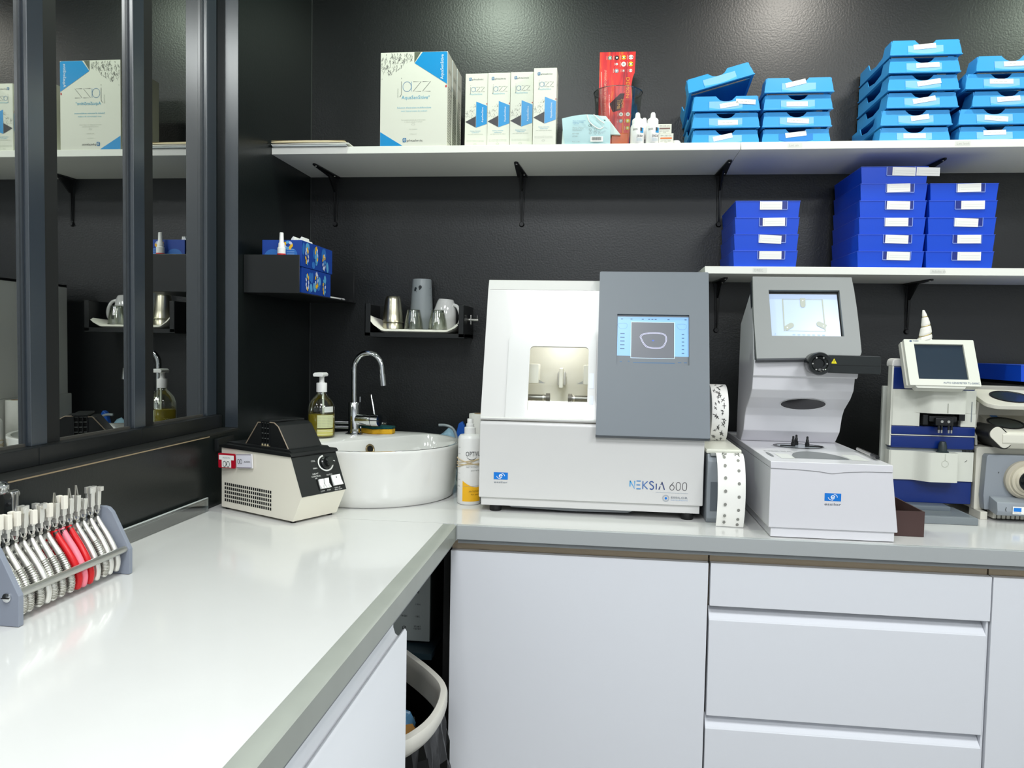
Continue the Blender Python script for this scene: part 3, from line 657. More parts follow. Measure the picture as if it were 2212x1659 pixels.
# ---------------------------------------------------------------- grey device at the right edge
t = thing('lens_polisher', 'grey and white device with round knob and two dark oval openings at right edge', 'machine', (2.08, -.25, 0), world=True)
rw = M('polisher_white', 'd9d6c9', .4); rg = M('polisher_grey', '8e949b', .45)
B().prism([(1.926, .020), (1.926, .178), (1.932, .183), (2.28, .183), (2.28, .020)], 'y', -.360, -.10, .002).obj('housing', rw, t)
B().prism([(1.940, .024), (1.936, .060), (1.940, .160), (1.944, .166), (2.26, .166), (2.26, .024)], 'y', -.385, -.358, .003).obj('face_plate', rg, t)
B().prism([(-.365, .026), (-.425, .018), (-.430, .030), (-.425, .052), (-.380, .062)], 'x', 1.950, 2.25, .003).obj('lower_shelf', rg, t)
fR = Fr((0, -.4295, 0))
decal(Fr((1.985, -.4296, .0245)), [(0, 0), (.050, 0), (.050, .019), (0, .019)], paper, t, 'rating_label', d=.0012)
decal(Fr((1.987, -.4296, .0310)), [(0, 0), (.018, 0), (.018, .0095), (0, .0095)], brand_blue, t, 'label_logo', d=.0016)
text(Fr((1.987, -.4296, .0265)), 'ESSILOR', 0, 0, .0030, ink_grey, t, 'lettering', 'L', .018, d=.0016)
strokes(Fr((1.987, -.4296, .0265)), [[(.024, .0115), (.027, .006), (.030, .0115), (.024, .0115)], [(.034, .012), (.037, .008), (.040, .010)], [(.024, .001), (.038, .001)], [(.044, 0), (.044, .014)]], .0012, M('label_blue', '3c6fb0', .5), t, 'label_marks', d=.0016)
Rn = Matrix.Translation((2.030, -.385, .105)) @ Matrix.Rotation(PI/2, 4, 'X')
B().lathe([(.048, 0), (.048, .010), (.043, .016), (.040, .016), (.038, .022), (.032, .024), (.030, .028), (.027, .030)], n=40, mat=Rn).obj('dial', M('dial_cream', 'c3bba8', .4), t)
B().lathe([(.026, .028), (.025, .040), (.021, .045), (.010, .046)], n=32, mat=Rn).obj('knob', M('knob_black', '131616', .18), t)
strokes(Fr((0, -.3852, 0)), [[(1.9690, .1190), (1.9705, .1225)]], .0014, ink, t, 'scuff')
strokes(Fr((0, -.4296, 0)), [[(1.9705, .0300), (1.9685, .0350), (1.9705, .0410)]], .0012, ink, t, 'scuff')
for i in range(12): B().box(1.958+i*.011, 1.966+i*.011, -.392, -.36, .004, .020, .001).obj('vent_fin', rw, t)
B().box(1.928, 1.945, -.392, -.33, 0, .020, .001).obj('foot', rw, t); B().box(2.24, 2.26, -.392, -.33, 0, .020, .001).obj('foot', rw, t)
B().box(1.95, 2.25, -.10, -.06, .001, .03).obj('rear_foot', rw, t)
# curved double-eyed top
TU = Vector((0, .966, .26))
fu = Fr((1.9300, -.405, .2930), (1, 0, 0), TU); fw = Fr((1.962, -.408, .2270), (1, 0, 0), TU)
B().prism(rrect(0, .33, 0, .132, .030, 6), 'z', -.011, 0, .002, mat=fu.m).obj('upper_plate', rw, t)
B().prism([(-.345, .297), (-.275, .314), (-.262, .314), (-.262, .1845), (-.345, .1845), (-.335, .236)], 'x', 1.9290, 1.9350, .001).obj('cheek', rw, t)
B().box(1.935, 2.26, -.285, -.262, .1845, .3130).obj('rear_wall', rw, t)
B().prism([(-.405, .190), (-.414, .200), (-.413, .220), (-.408, .2265), (-.285, .2598), (-.285, .1845), (-.400, .1845)], 'x', 1.962, 2.26, .002).obj('lower_block', rw, t)
B().box(2.052, 2.070, -.385, -.34, .2450, .3080, .002).obj('post', M('post_grey', '9d9a94', .4), t)
lug = Fr((1.9350, -.410, .2290), Vector((.72, 0, -.69)), Vector((.69, 0, .72)))
B().prism(rrect(0, .058, -.012, .022, .014, 6), 'z', -.100, .001, .002, mat=lug.m).obj('side_lug', rw, t)
B().prism(rrect(-.002, .060, -.0145, .0245, .015, 6), 'z', -.098, -.0012, mat=lug.m).obj('lug_gasket', matt_black, t)
for fo_, rx, ry in ((Fr(fu.p(.082, .068), (1, 0, 0), TU), .046, .044), (Fr(fw.p(.037, .062), (1, 0, 0), TU), .041, .040)):
    decal(fo_, ell(0, 0, rx, ry, 36), M('lens_pad_dark', '2b3433', .25), t, 'oval_lens', d=.0012)
    strokes(fo_, [ell(0, 0, rx, ry, 36)+[(rx, 0)]], .0055, ink, t, 'oval_rim', d=.0022)
decal(Fr(fw.p(.022, .108), (1, 0, 0), TU), [(0, 0), (.018, 0), (.018, .012), (0, .012)], brand_blue, t, 'brand_sticker', d=.0008)
B().box(1.945, 2.26, -.262, -.235, .30, .336, .002).obj('rear_cap', M('rear_grey', 'b0ada6', .5), t)
# ---------------------------------------------------------------- label dispenser
t = thing('label_dispenser', 'grey sticker dispenser with a perforated white strip curling out beside the edging machine', 'dispenser', (1.265, -.45, 0), world=True)
dg = M('dispenser_grey', '8f959b', .45); dw = M('dispenser_white', 'dcdccf', .4)
B().prism([(-.565, .0), (-.572, .012), (-.572, .150), (-.560, .166), (-.30, .166), (-.30, 0)], 'x', 1.222, 1.302, .002).obj('body', dg, t)
B().prism([(-.5735, .030), (-.5735, .100), (-.571, .100), (-.571, .030)], 'x', 1.230, 1.262).obj('front_recess', M('dispenser_dark', '5f666d', .5), t)
B().box(1.2195, 1.304, -.555, -.29, .166, .178, .004).obj('cover', dw, t)
B().box(1.228, 1.302, -.571, -.550, .163, .1685, .001).obj('slot_lip', ink_grey, t)
# strip
path = smooth_path([(-.560, .1700), (-.578, .168), (-.600, .150), (-.616, .115), (-.622, .075), (-.618, .035), (-.610, .012), (-.606, .0012)], 5)
b = B(); b.loft([[(1.2400, v.x, v.y), (1.3030, v.x-.004, v.y), (1.3030, v.x-.0035, v.y+.0004), (1.2400, v.x+.0005, v.y+.0004)] for v in path]).obj('paper_strip', M('strip_white', 'f3f2ec', .5), t, ang=60)
def pt(k):
    i = k*(len(path)-1); a = int(i); f = i-a; p, q = path[a], path[min(a+1, len(path)-1)]; v = p.lerp(q, f); tg = (q-p).normalized(); return v, tg
for k in range(7):
    for j, xx in enumerate((1.2575, 1.2885)):
        v, tg = pt(.20+.108*k+.045*j)
        if .20+.108*k+.045*j > .93: continue
        fr = Fr((xx, v.x-.002, v.y), (1, 0, 0), (0, -tg.x, -tg.y))
        decal(fr, ell(0, 0, .0036, .0040, 14), M('perforation', '85857f', .6), t, 'perforation', d=.0016)
# roll
rl = B(); rl.cyl((1.250, -.34, .2470), (1.292, -.34, .2470), .079, n=48); rl.obj('sticker_roll', M('roll_white', 'efeeea', .5), t)
B().cyl((1.246, -.34, .247), (1.296, -.34, .247), .012, n=20).obj('spindle', dg, t)
B().box(1.2445, 1.2475, -.352, -.328, .176, .255).obj('roll_arm', dg, t)
b = B(); random.seed(3)
for i in range(34):
    a = math.radians(-70+i*4.4+random.random()*2); xx = 1.257+random.random()*.024; R = .0795
    fr = Fr((xx, -.34-R*math.cos(a), .247+R*math.sin(a)), (1, 0, 0), (0, math.sin(a), math.cos(a)))
    an = random.random()*PI; L = .004+random.random()*.004
    strokes_mesh(b, fr, [[(-L*math.cos(an), -L*math.sin(an)), (0, .001), (L*math.cos(an), L*math.sin(an))], [(-L*math.sin(an)*.6, L*math.cos(an)*.6), (L*math.sin(an)*.6, -L*math.cos(an)*.6)]], .0014, .0006)
b.obj('roll_print', ink, t, ang=0)
b = B()
for xx in (1.258, 1.288):
    for s in range(9):
        v, tg = pt(.07+.012*s)
        fr = Fr((xx+random.uniform(-.006, .006), v.x-.002, v.y), (1, 0, 0), (0, -tg.x, -tg.y)); an = random.random()*PI
        strokes_mesh(b, fr, [[(-.004*math.cos(an), -.004*math.sin(an)), (.004*math.cos(an), .004*math.sin(an))]], .0012, .0017)
b.obj('strip_print', ink, t, ang=0)

# ---------------------------------------------------------------- brown open box
t = thing('brown_box', 'open dark brown cardboard box between tracing device and lens meter', 'box', (1.67, -.5, 0), world=True)
bb = M('brown_card', '45302d', .6)
B().box(1.625, 1.702, -.622, -.619, .0005, .0585).obj('front_side', bb, t); B().box(1.625, 1.702, -.372, -.369, .0005, .0585).obj('back_side', bb, t)
B().box(1.699, 1.702, -.619, -.372, .0005, .0585).obj('right_side', bb, t); B().box(1.625, 1.628, -.619, -.372, .0005, .0585).obj('left_side', bb, t)
B().box(1.628, 1.699, -.619, -.372, .0005, .003).obj('bottom', M('brown_inside', '211816', .7), t)

# ---------------------------------------------------------------- basin
sc = Vector((.335, -.370, 0)); sn = Vector((-.803, .595, 0)); RO = .2405
ceramic = M('ceramic', 'e2e2de', .08, coat=.5)
t = thing('wash_basin', 'round white ceramic countertop basin in the corner', 'basin', sc, world=True)
ci = sc-sn*.085
N = 72; inner = []
for i in range(N):
    a = 2*PI*i/N; d = Vector((math.cos(a), math.sin(a), 0))
    q = ci-sc; bq = q.dot(d); rc = -bq+math.sqrt(bq*bq-q.length_squared+(RO-.013)**2)
    dn = d.dot(sn); rl_ = (.036-q.dot(sn))/dn if dn > 1e-3 else 9
    r = (rc**-8+rl_**-8)**(-1/8); inner.append(ci+d*r)
def oc(r, z): return [sc+Vector(((p-ci).normalized().x*0, 0, z)) for p in inner]
outer = []
for p in inner:
    d = (p-ci).normalized(); q = ci-sc; bq = q.dot(d); outer.append(((-bq+math.sqrt(bq*bq-q.length_squared+RO**2)), d))
def oloop(k, z): return [sc+((ci+d*r)-sc)*k+Vector((0, 0, z)) for r, d in outer]
def iloop(k, z, sh=0): return [ci+(p-ci)*k+Vector((0, 0, z)) for p in inner]
B().loft([oloop(.90, .0), oloop(.925, .004), oloop(.945, .03), oloop(.975, .09), oloop(.995, .138), oloop(.998, .144), oloop(.993, .1470),
          iloop(1.008, .1470), iloop(1.0, .1460), iloop(.985, .141), iloop(.955, .10), iloop(.90, .055), iloop(.75, .030), iloop(.35, .022), iloop(.1, .020)]).obj('bowl', ceramic, t, ang=50)
# overflow ring on the inner back wall
pw = ci+sn*.0; op = Vector((.3030, -.3700, .105))
ow = Fr((.3135, -.3470, .1180), (.595, .803, 0), (sn.x*.25, sn.y*.25, .97))
b = B(); b.tube([ow.p(.0125*math.cos(a), .0125*math.sin(a), .003) for a in [2*PI*i/24 for i in range(24)]], .0026, 8, True); b.obj('overflow_ring', M('brass_ring', 'a08f6e', .3, metal=.8), t)
decal(ow, ell(0, 0, .0115, .0115, 20), matt_black, t, 'overflow_hole', d=.0025)
# tap
t = thing('basin_tap', 'tall chrome swan-neck mixer tap on the basin', 'tap', (.236, -.250, .1472))
B().lathe([(.026, 0), (.026, .003), (.0185, .006), (.0180, .010)], n=32).obj('base_flange', chrome, t)
B().lathe([(.0172, .006), (.0172, .094), (.0160, .096)], n=32).obj('body', chrome, t)
pth = [(-.001, 0, .095), (-.001, 0, .19)]+[(-.001+.045-.045*math.cos(a), -.010*math.sin(a/2)*math.sin(a/2)*2, .195+.047*math.sin(a)) for a in [PI*i/16 for i in range(17)]]+[(.092, -.021, .165), (.094, -.021, .155)]
B().tube(smooth_path(pth, 3), .0085, 16).obj('spout', chrome, t)
B().cyl((.0905, -.021, .182), (.0945, -.021, .148), .0102, .0100, 20).obj('aerator', chrome, t)
B().cyl((.010, 0, .046), (.058, -.012, .046), .0175, n=28).obj('mixer_housing', chrome, t)
B().cyl((.058, -.012, .046), (.0605, -.0126, .046), .0162, n=28).obj('mixer_gap', ink, t)
B().cyl((.0605, -.0126, .046), (.082, -.018, .046), .0185, .0175, 28).obj('mixer_cap', chrome, t)
B().tube([(.066, -.013, .060), (.060, -.006, .085), (.050, .004, .118)], [.0030, .0028, .0026], 10).obj('lever', chrome, t)
B().cyl((.0155, .006, .096), (.0155, .006, .112), .0018, n=8).obj('waste_rod', chrome, t)
# chrome rail behind the basin
t = thing('towel_rail', 'short chrome rail on the wall edge behind the basin', 'rail', (.16, -.02, .158))
B().tube([(-.12, 0, 0), (.11, 0, 0)], .006, 12).obj('rail', chrome, t); B().tube([(-.12, 0, -.016), (.11, 0, -.016)], .006, 12).obj('rail', chrome, t)
for x in (-.10, .09): B().box(x-.006, x+.006, -.004, .0195, -.020, .006, .001).obj('mount', chrome, t)

# ---------------------------------------------------------------- soap bottle
t = thing('soap_bottle', 'clear pump bottle half full of yellow liquid soap on the basin', 'bottle', (.1690, -.3400, .1472))
k = .94
prof = [(.036, 0), (.0395, .003), (.041, .010), (.041, .085), (.040, .093), (.034, .110), (.022, .124), (.0140, .132), (.0135, .142)]
clear_pet = clear('clear_bottle', 'f2f5ee', .06)
B().lathe([(r*k, z*k) for r, z in prof], n=36, cap1=False).obj('shell', clear_pet, t, ang=60)
soap_m = M('yellow_soap', 'c9b53a', .15, trans=.55, ior=1.34)
B().lathe([(.034*k, .003), (.0385*k, .006), (.0390*k, .012), (.0390*k, .066), (.0385*k, .0665)], n=36).obj('soap', soap_m, t, ang=60)
B().lathe([(.0150, .130), (.0150, .154), (.0140, .156)], n=28).obj('pump_collar', white_plastic, t)
B().lathe([(.0090, .156), (.0070, .160), (.0070, .172), (.0095, .175)], n=20).obj('pump_stem', white_plastic, t)
B().prism([(-.014, .1745), (.014, .1745), (.0155, .181), (.011, .1855), (-.011, .1855), (-.0155, .181)], 'y', -.030, .012, .0015).obj('pump_head', white_plastic, t)
B().tube([(.004, 0, .130), (.006, 0, .02)], .003, 8).obj('dip_tube', M('dip_tube', 'e9eee6', .4), t)
lp = M('soap_label', 'cfd3a2', .5)
cylpatch((0, 0), .0390*k+.0022, .05, 1.30, .030, .066, lp, t, 'back_label')
cylpatch((0, 0), .0390*k+.0022, .05, 1.30, .008, .026, M('soap_label2', 'c9c36a', .5), t, 'back_label')
cylpatch((0, 0), .0390*k+.0022, .55, 1.30, .074, .090, M('label_pale', 'd6d9d3', .5), t, 'recycling_label')
b = B()
for i in range(9):
    pass
for i, z in enumerate((.070, .071, .0275, .0225, .0195, .012)):
    cylpatch((0, 0), .0390*k+.0026, .05, 1.30, z, z+.0007, ink if i < 3 else M('label_line', 'f0f0e6', .5), t, 'label_rule')
text(None, '6TC', -.040, .036, .007, M('soap_print', 'e7de86', .5), t, 'lettering', cyl=(0, 0, .0392*k, 0))
for i in range(7): text(None, 'aqua sodium glycerin', .003, .0605-i*.0045, .0018, ink_grey, t, 'small_print', width=.043, cyl=(0, 0, .0390*k+.0024, 0))

# ---------------------------------------------------------------- sponge
t = thing('sponge', 'yellow washing sponge with dark green scouring top on the basin rim', 'sponge', (.2935, -.2040, .1472), rotz=-.12)
sp = M('sponge_yellow', 'e2ae25', .9, bump=.8, bscale=350)
P = [(-.052, .010), (-.030, .034), (.050, .020), (.052, -.010), (-.002, -.034), (-.050, -.008)]
B().prism(P, 'z', .0004, .0155, .003, 2).obj('foam', sp, t)
B().prism([(x*1.0, y*1.02) for x, y in P], 'z', .0155, .0230, .002, 2).obj('scouring_pad', M('scour_green', '0f4a4a', .95, bump=1, bscale=500), t)

# ---------------------------------------------------------------- blue bag behind the basin
bag = M('bag_blue', 'a8cfe6', .45, trans=.1); bagd = M('bag_deep', '1d5fc4', .4)
t = thing('plastic_bag', 'crumpled pale blue plastic bag lying behind the basin', 'bag', (.48, -.06, 0))
b = B(); random.seed(5); loops = []
for i in range(13):
    k = i/12; hh = .10+.068*math.exp(-((k-.72)/.16)**2)+.03*math.sin(k*5)
    if k > .8: hh *= 1-(k-.8)*1.8
    x = -.13+.20*k
    loops.append([(x, -.045+random.uniform(-.004, .004), .002), (x+random.uniform(-.005, .005), -.04, hh*.5), (x, -.018, hh*.93+random.uniform(-.003, .003)), (x, 0, hh), (x, .020, hh*.9), (x, .035, hh*.4), (x, .04, .002)])
b.loft(loops).obj('bag', bag, t, ang=70)
B().prism([(.030, .13), (.040, .172), (.052, .180), (.060, .165), (.070, .12), (.05, .10)], 'y', -.03, -.010, .004).obj('bag_fold', bagd, t)
tag(B().tube(smooth_path([(.466, -.13, .1700), (.487, -.13, .1700), (.507, -.13, .163), (.519, -.13, .145), (.526, -.13, .105), (.528, -.13, .0015)], 5), .0042, 10).obj('clear_hose', M('hose', 'b9c2c6', .25, trans=.3)), 'curved pale plastic tube rising behind the basin', 'tube')

# ---------------------------------------------------------------- paper roll and spray bottle
t = thing('paper_roll', 'white kitchen paper roll standing behind the spray bottle', 'paper roll', (.6290, -.345, 0))
B().lathe([(.0300, .0005), (.0308, .003), (.0308, .226), (.0302, .228), (.0170, .2285), (.016, .224), (.016, .05)], n=40, cap1=False).obj('roll', M('roll_paper', 'e9e8e2', .8, bump=.4, bscale=90), t)
B().lathe([(.0165, .01), (.0165, .2292), (.0150, .2292), (.0150, .01)], n=28, cap0=False, cap1=False).obj('core', M('card_core', 'b49a78', .8), t)
t = thing('spray_bottle', 'white spray bottle with yellow label and rubber bands beside the edging machine', 'bottle', (.6210, -.4600, 0))
R = .0312
wp = M('bottle_white', 'eeedeb', .3)
B().lathe([(.0285, .0005), (R, .004), (R, .172), (R-.001, .177), (.026, .1825), (.0150, .1845)], n=40).obj('body', wp, t)
B().lathe([(.0150, .184), (.0150, .201), (.0138, .2025)], n=28).obj('collar', wp, t)
B().lathe([(.0105, .2025), (.0105, .211), (.0080, .2125), (.0080, .2235), (.0070, .225)], n=24).obj('nozzle', wp, t)
cylpatch((0, 0), R+.0004, -.42, 1.25, .010, .052, M('label_yellow', 'f2b61c', .5), t, 'yellow_label', 16, zf=lambda k: .064-.020*math.sin(min(1, k*1.25)*PI/2)+.004*k)
cylpatch((0, 0), R+.0005, -.42, 1.25, .050, .0506, ink_grey, t, 'label_rule', 12)
cy = (0, 0, R, 0)
text(None, 'OPTIVUE', -.0055, .129, .0125, M('type_anthracite', '2b2b30', .5), t, 'brand_name', width=.048, cyl=cy)
strokes_c = [[(-.002+.013*(1-math.cos(a)), .1285-.0085*math.sin(a)) for a in [PI*i/10 for i in range(11)]]]
b = B()
for st in strokes_c:
    vs = []
    for x, z in st:
        a = x/R-PI/2; vs.append([b.bm.verts.new(((R+.0006)*math.cos(a), (R+.0006)*math.sin(a), z+s*.0007)) for s in (-1, 1)])
    for p, q in zip(vs, vs[1:]): b.bm.faces.new((p[0], q[0], q[1], p[1]))
b.obj('brand_arc', M('type_anthracite', '2b2b30', .5), t, ang=0)
text(None, 'NETTOYANT', -.004, .0985, .0042, ink_grey, t, 'lettering', width=.036, cyl=cy)
text(None, 'pour verres', .009, .090, .0038, ink_grey, t, 'lettering', width=.026, cyl=cy)
text(None, 'ANTISTATIC', .004, .0345, .0042, M('type_brown', '8a6a1c', .5), t, 'lettering', width=.034, d=.001, cyl=cy)
text(None, 'for your', .010, .0270, .0038, M('type_brown', '8a6a1c', .5), t, 'lettering', width=.024, d=.001, cyl=cy)
for i in range(7): text(None, 'spray lunettes', -.0335, .150-i*.017, .0024, ink_grey, t, 'small_print', width=.012, cyl=cy)
rb = M('rubber_band', 'c9b48d', .6)
for z, tl in ((.116, .006), (.113, -.009), (.110, .013), (.1075, .002)):
    B().tube([((R+.0013)*math.cos(a), (R+.0013)*math.sin(a), z+tl*math.cos(a)) for a in [2*PI*i/36 for i in range(36)]], .0011, 6, True).obj('rubber_band', rb, t)
ORD = ['bottom', 'second from the bottom', 'third from the bottom', 'fourth from the bottom', 'fifth from the bottom']
# ---------------------------------------------------------------- dark blue trays
db = M('tray_blue', '0a4ad2', .3); holder = clear('holder_clear', 'c9d4f4', .10)
TW, TH, TD = .1715, .0446, .240
def dark_tray():
    t = thing('job_tray', 'x', 'tray', (0, 0, 0))
    b = B(); o0, o1 = TW/2-.0035, TW/2; th = .0022
    L = [[(-o0, 0, 0), (o0, 0, 0), (o0, TD, 0), (-o0, TD, 0)], [(-o1, -.002, TH), (o1, -.002, TH), (o1, TD+.001, TH), (-o1, TD+.001, TH)],
         [(-o1+th, th-.002, TH), (o1-th, th-.002, TH), (o1-th, TD-th, TH), (-o1+th, TD-th, TH)], [(-o0+th, th, .003), (o0-th, th, .003), (o0-th, TD-th, .003), (-o0+th, TD-th, .003)]]
    b.loft(L).obj('body', db, t)
    B().box(-o1-.0006, o1+.0006, -.0032, TD+.001, TH-.0016, TH+.0000, .0003, 1).obj('rim', M('tray_rim', '3a63dc', .3), t)
    return t
proto = dark_tray(); used = [0]
edge_m = M('holder_edge', '8fa6ee', .3)
def put_dark(x, z, y, lab, cards, grp):
    t = dup(proto, (x, y, z), 0, lab, grp)
    f = Fr((0, -.0022, 0))
    hx0 = -.020
    for a, b_ in (((hx0, .0210), (hx0, .0440)), ((hx0, .0210), (hx0+.072, .0210)), ((hx0+.072, .0210), (hx0+.072, .0440))):
        strokes(f, [[a, b_]], .0016, edge_m, t, 'holder_edge', d=.0012)
    decal(f, [(hx0, .021), (hx0+.072, .021), (hx0+.072, .044), (hx0, .044)], M('holder_back', '1c2f86', .3), t, 'label_holder', d=.0006)
    for (cx, cz, rot, name, sub) in cards:
        g = f.at(cx, cz, 0, rot)
        decal(g, [(0, 0), (.059, 0), (.059, .0222), (0, .0222)], paper, t, 'card', d=.0018, back=.0004)
        text(g, name, .0075, .0150, .0034, ink, t, 'card_name', width=min(.046, .0030*len(name)))
        text(g, sub, .0075, .0085, .0022, ink_grey, t, 'card_note')
        strokes(g, [[(.0075, .0125), (.056, .0125)], [(.0075, .0065), (.056, .0065)], [(.0045, .002), (.0045, .020)]], .0003, ink_pale, t, 'card_rule', d=.0022)
    return t
YD = -.262
A1 = [('ALMEIDA MARCOS', '--- / ---'), ('GORCE LUKA', '---'), ('FARINA AGATHE', '---   Mut : COTTA'), ('ROUGH CERLINE', '--- / ---')]
grp = 'dark blue trays on the lower shelf'
for i, (n, s) in enumerate(A1):
    pos = 'topmost' if i == 3 else ORD[i]
    put_dark(1.4000+.0008*i, HL+.0004+i*.0450, YD, 'dark blue tray, %s in the four-tray dark stack' % pos, [(-.013+[-.003, -.006, .002, -.008][i], .0205, [0, -.05, .02, 0][i], n, s)], grp)
A2 = [('ATHMANE ACHOUR', '---'), ('AYDIN MEHMET B', '---'), ('LOPES ELISA', ''), ('BEN LACHAAB TU', ''), ('PIQUET DIDIER', '--- / ---  Mut : ALBERTO'), ('ARITA SALY', '--- / ---')]
for i, (n, s) in enumerate(A2):
    pos = 'topmost' if i == 5 else ORD[i]
    cards = [(-.012+[.002, -.004, -.006, -.004, -.005, .006][i], .0208, [-.02, -.03, 0, -.02, .03, -.03][i], n, s or ' ')]
    if i == 5: cards.append((.0550, .0200, -.03, 'DIALLO AWA', '---'))
    put_dark(1.7275+.0003*i, HL+.0004+i*.0450, YD, 'dark blue tray, %s in the six-tray dark stack' % pos, cards, grp)
A3 = [('EL JABRI INES', 'SAV'), ('DESCHAINTRE CL', '---'), ('BURTENSTEIN LAT', ''), ('LOUIS JACQUES', '--- / ---'), ('KANTE MORI FOD', 'SAV')]
for i, (n, s) in enumerate(A3):
    pos = 'topmost' if i == 4 else ORD[i]
    put_dark(1.9035+.0009*i, HL+.0004+i*.0450, YD, 'dark blue tray, %s in the five-tray dark stack' % pos, [(-.009+[.003, .0, -.010, .004, -.008][i], .0205, [.0, .01, -.03, .01, .03][i], n, s or ' ')], grp)
# tray on a small black wall shelf at the right edge
tag(B().box(2.10, 2.35, -.28, -.0008, .338, .3490, .001).obj('black_shelf', matt_black), 'small black wall shelf below the right-hand white shelf', 'shelf')
put_dark(2.150, .3494, -.275, 'dark blue tray standing alone at the right edge below the lower shelf', [], grp)

# ---------------------------------------------------------------- light blue trays
lbm = M('tray_light', '3a9fe2', .35); lbd = M('tray_light_inner', '1b7cc9', .4); pale = M('holder_pale', '86bfe8', .3)
LW, LH, LD = .180, .0457, .255
def light_tray():
    t = thing('lens_tray', 'x', 'tray', (0, 0, 0))
    h = LH-.002; hw = LW/2
    left = [(-hw, .004), (-hw+.0012, .018), (-hw+.004, .032), (-hw+.0075, h)]
    notch = [(-.0270, h), (-.0230, h-.0045), (-.0165, h-.0110), (-.0080, h-.0142), (0, h-.0150), (.0080, h-.0142), (.0165, h-.0110), (.0230, h-.0045), (.0270, h)]
    P = left+notch+[(-x, z) for x, z in left[::-1]]
    m = Matrix.Shear('XY', 4, (0, 0)); sl = Matrix(((1, 0, 0, 0), (0, 1, .17, -.001), (0, 0, 1, 0), (0, 0, 0, 1)))
    B().prism(P, 'y', 0, .0025, mat=sl).obj('front', lbm, t, ang=30)
    B().prism([(-.004, .0015), (-.004, .0045), (.002, .0062), (.004, .0045), (.004, .0015)], 'x', -hw-.0012, hw+.0012, .0006, 1).obj('lip', lbm, t)
    for s in (-1, 1):
        pts = [(.004, .003), (.008, h-.001), (.055, h-.001), (.070, .022), (.12, .016), (.17, .022), (.185, h-.001), (LD, h-.001), (LD, .003)]
        B().prism(pts, 'x', s*(hw-.006), s*(hw-.0038)).obj('side', lbm, t)
        B().box(min(s*(hw-.008), s*(hw-.0005)), max(s*(hw-.008), s*(hw-.0005)), .004, LD, .0022, .0048).obj('foot_rail', lbm, t)
    B().box(-hw+.006, hw-.006, .03, LD, .003, .006).box(-hw+.006, hw-.006, LD-.003, LD, .003, h-.001).obj('floor_pan', lbd, t)
    B().box(-hw+.010, hw-.010, .012, .0145, .003, h-.014).obj('inner_wall', lbd, t)
    return t
lproto = light_tray(); lused = [0]
def put_light(x, z, y, lab, cards, pocket=True, rot=None):
    t = dup(lproto, (x, y, z), 0, lab, 'light blue trays on the upper shelf')
    if rot: t.rotation_euler = rot
    f = Fr((0, -.001, 0), (1, 0, 0), (0, .17, 1))
    if pocket: decal(f, [(-.045, .0062), (.044, .0062), (.044, .0290), (-.045, .0290)], pale, t, 'label_pocket', d=.0008)
    else: decal(f, [(-.045+.089*i/12, .0135-.008*math.sin(PI*i/12)) for i in range(13)]+[(.044, .031), (-.045, .031)], lbd, t, 'label_pocket', d=.0008)
    decal(f, [(-.045+.089*i/12, .0115-.0055*math.sin(PI*i/12)) for i in range(13)]+[(.044, .0055), (-.045, .0055)], M('tray_swoosh', '53b4ee', .3), t, 'pocket_edge', d=.0011)
    for (cx, cz, r, w) in cards:
        g = f.at(cx, cz, 0, r)
        decal(g, [(0, 0), (w, 0), (w, .0135), (0, .0135)], paper, t, 'sticker', d=.0016, back=.0003)
        text(g, 'CADRE  MARTINE', .006, .0055, .0019, ink_grey, t, 'sticker_print', width=w*.62, d=.0019)
    return t
YL = -.268; Z0 = HS+.0004
def stack(xs, cards, where, n0=0, nopocket=()):
    n = len(xs)
    for i, x in enumerate(xs):
        pos = 'topmost' if i == n-1 and not n0 else ORD[i]
        put_light(x, Z0+i*LH, YL, 'light blue lens tray, %s %s' % (pos, where), cards[i], i not in nopocket)
stack([1.2830, 1.2826, 1.2820], [[(-.031, .011, .22, .052)], [(-.021, .010, 0, .053)], [(-.015, .008, .17, .050), (.026, .0225, -.08, .052)]], 'in the stack that carries the tilted tray', 1)
put_light(1.2700, Z0+3*LH+.030, YL+.01, 'light blue lens tray lying tilted on top of the leftmost light blue stack', [], True, (math.radians(-6), math.radians(-15.5), 0))
stack([1.4700, 1.4705, 1.4720, 1.4730], [[(-.027, .019, .12, .055)], [(-.026, .0145, -.07, .057)], [(-.030, .011, 0, .055)], [(-.033, .015, .24, .054)]], 'in the stack beside the tilted tray', 0, (0,))
stack([1.7750, 1.7770, 1.7905, 1.7915, 1.7920, 1.7940], [[(-.028, .014, 0, .056)], [(-.012, .013, .14, .046)], [(-.022, .012, .17, .058)], [(-.014, .012, .15, .060)], [(-.020, .015, .03, .058)], [(-.030, .017, .08, .056)]], 'in the tallest light blue stack')
stack([1.9760, 1.9740, 2.0060, 1.9870, 2.0120], [[(-.028, .020, .02, .056)], [(-.026, .014, -.10, .058)], [(-.028, .014, .06, .057)], [(-.030, .016, -.02, .058)], [(-.022, .014, .03, .052)]], 'in the stack at the right edge')

for p_ in (proto, lproto):
    for c_ in list(p_.children): bpy.data.objects.remove(c_)
    bpy.data.objects.remove(p_)

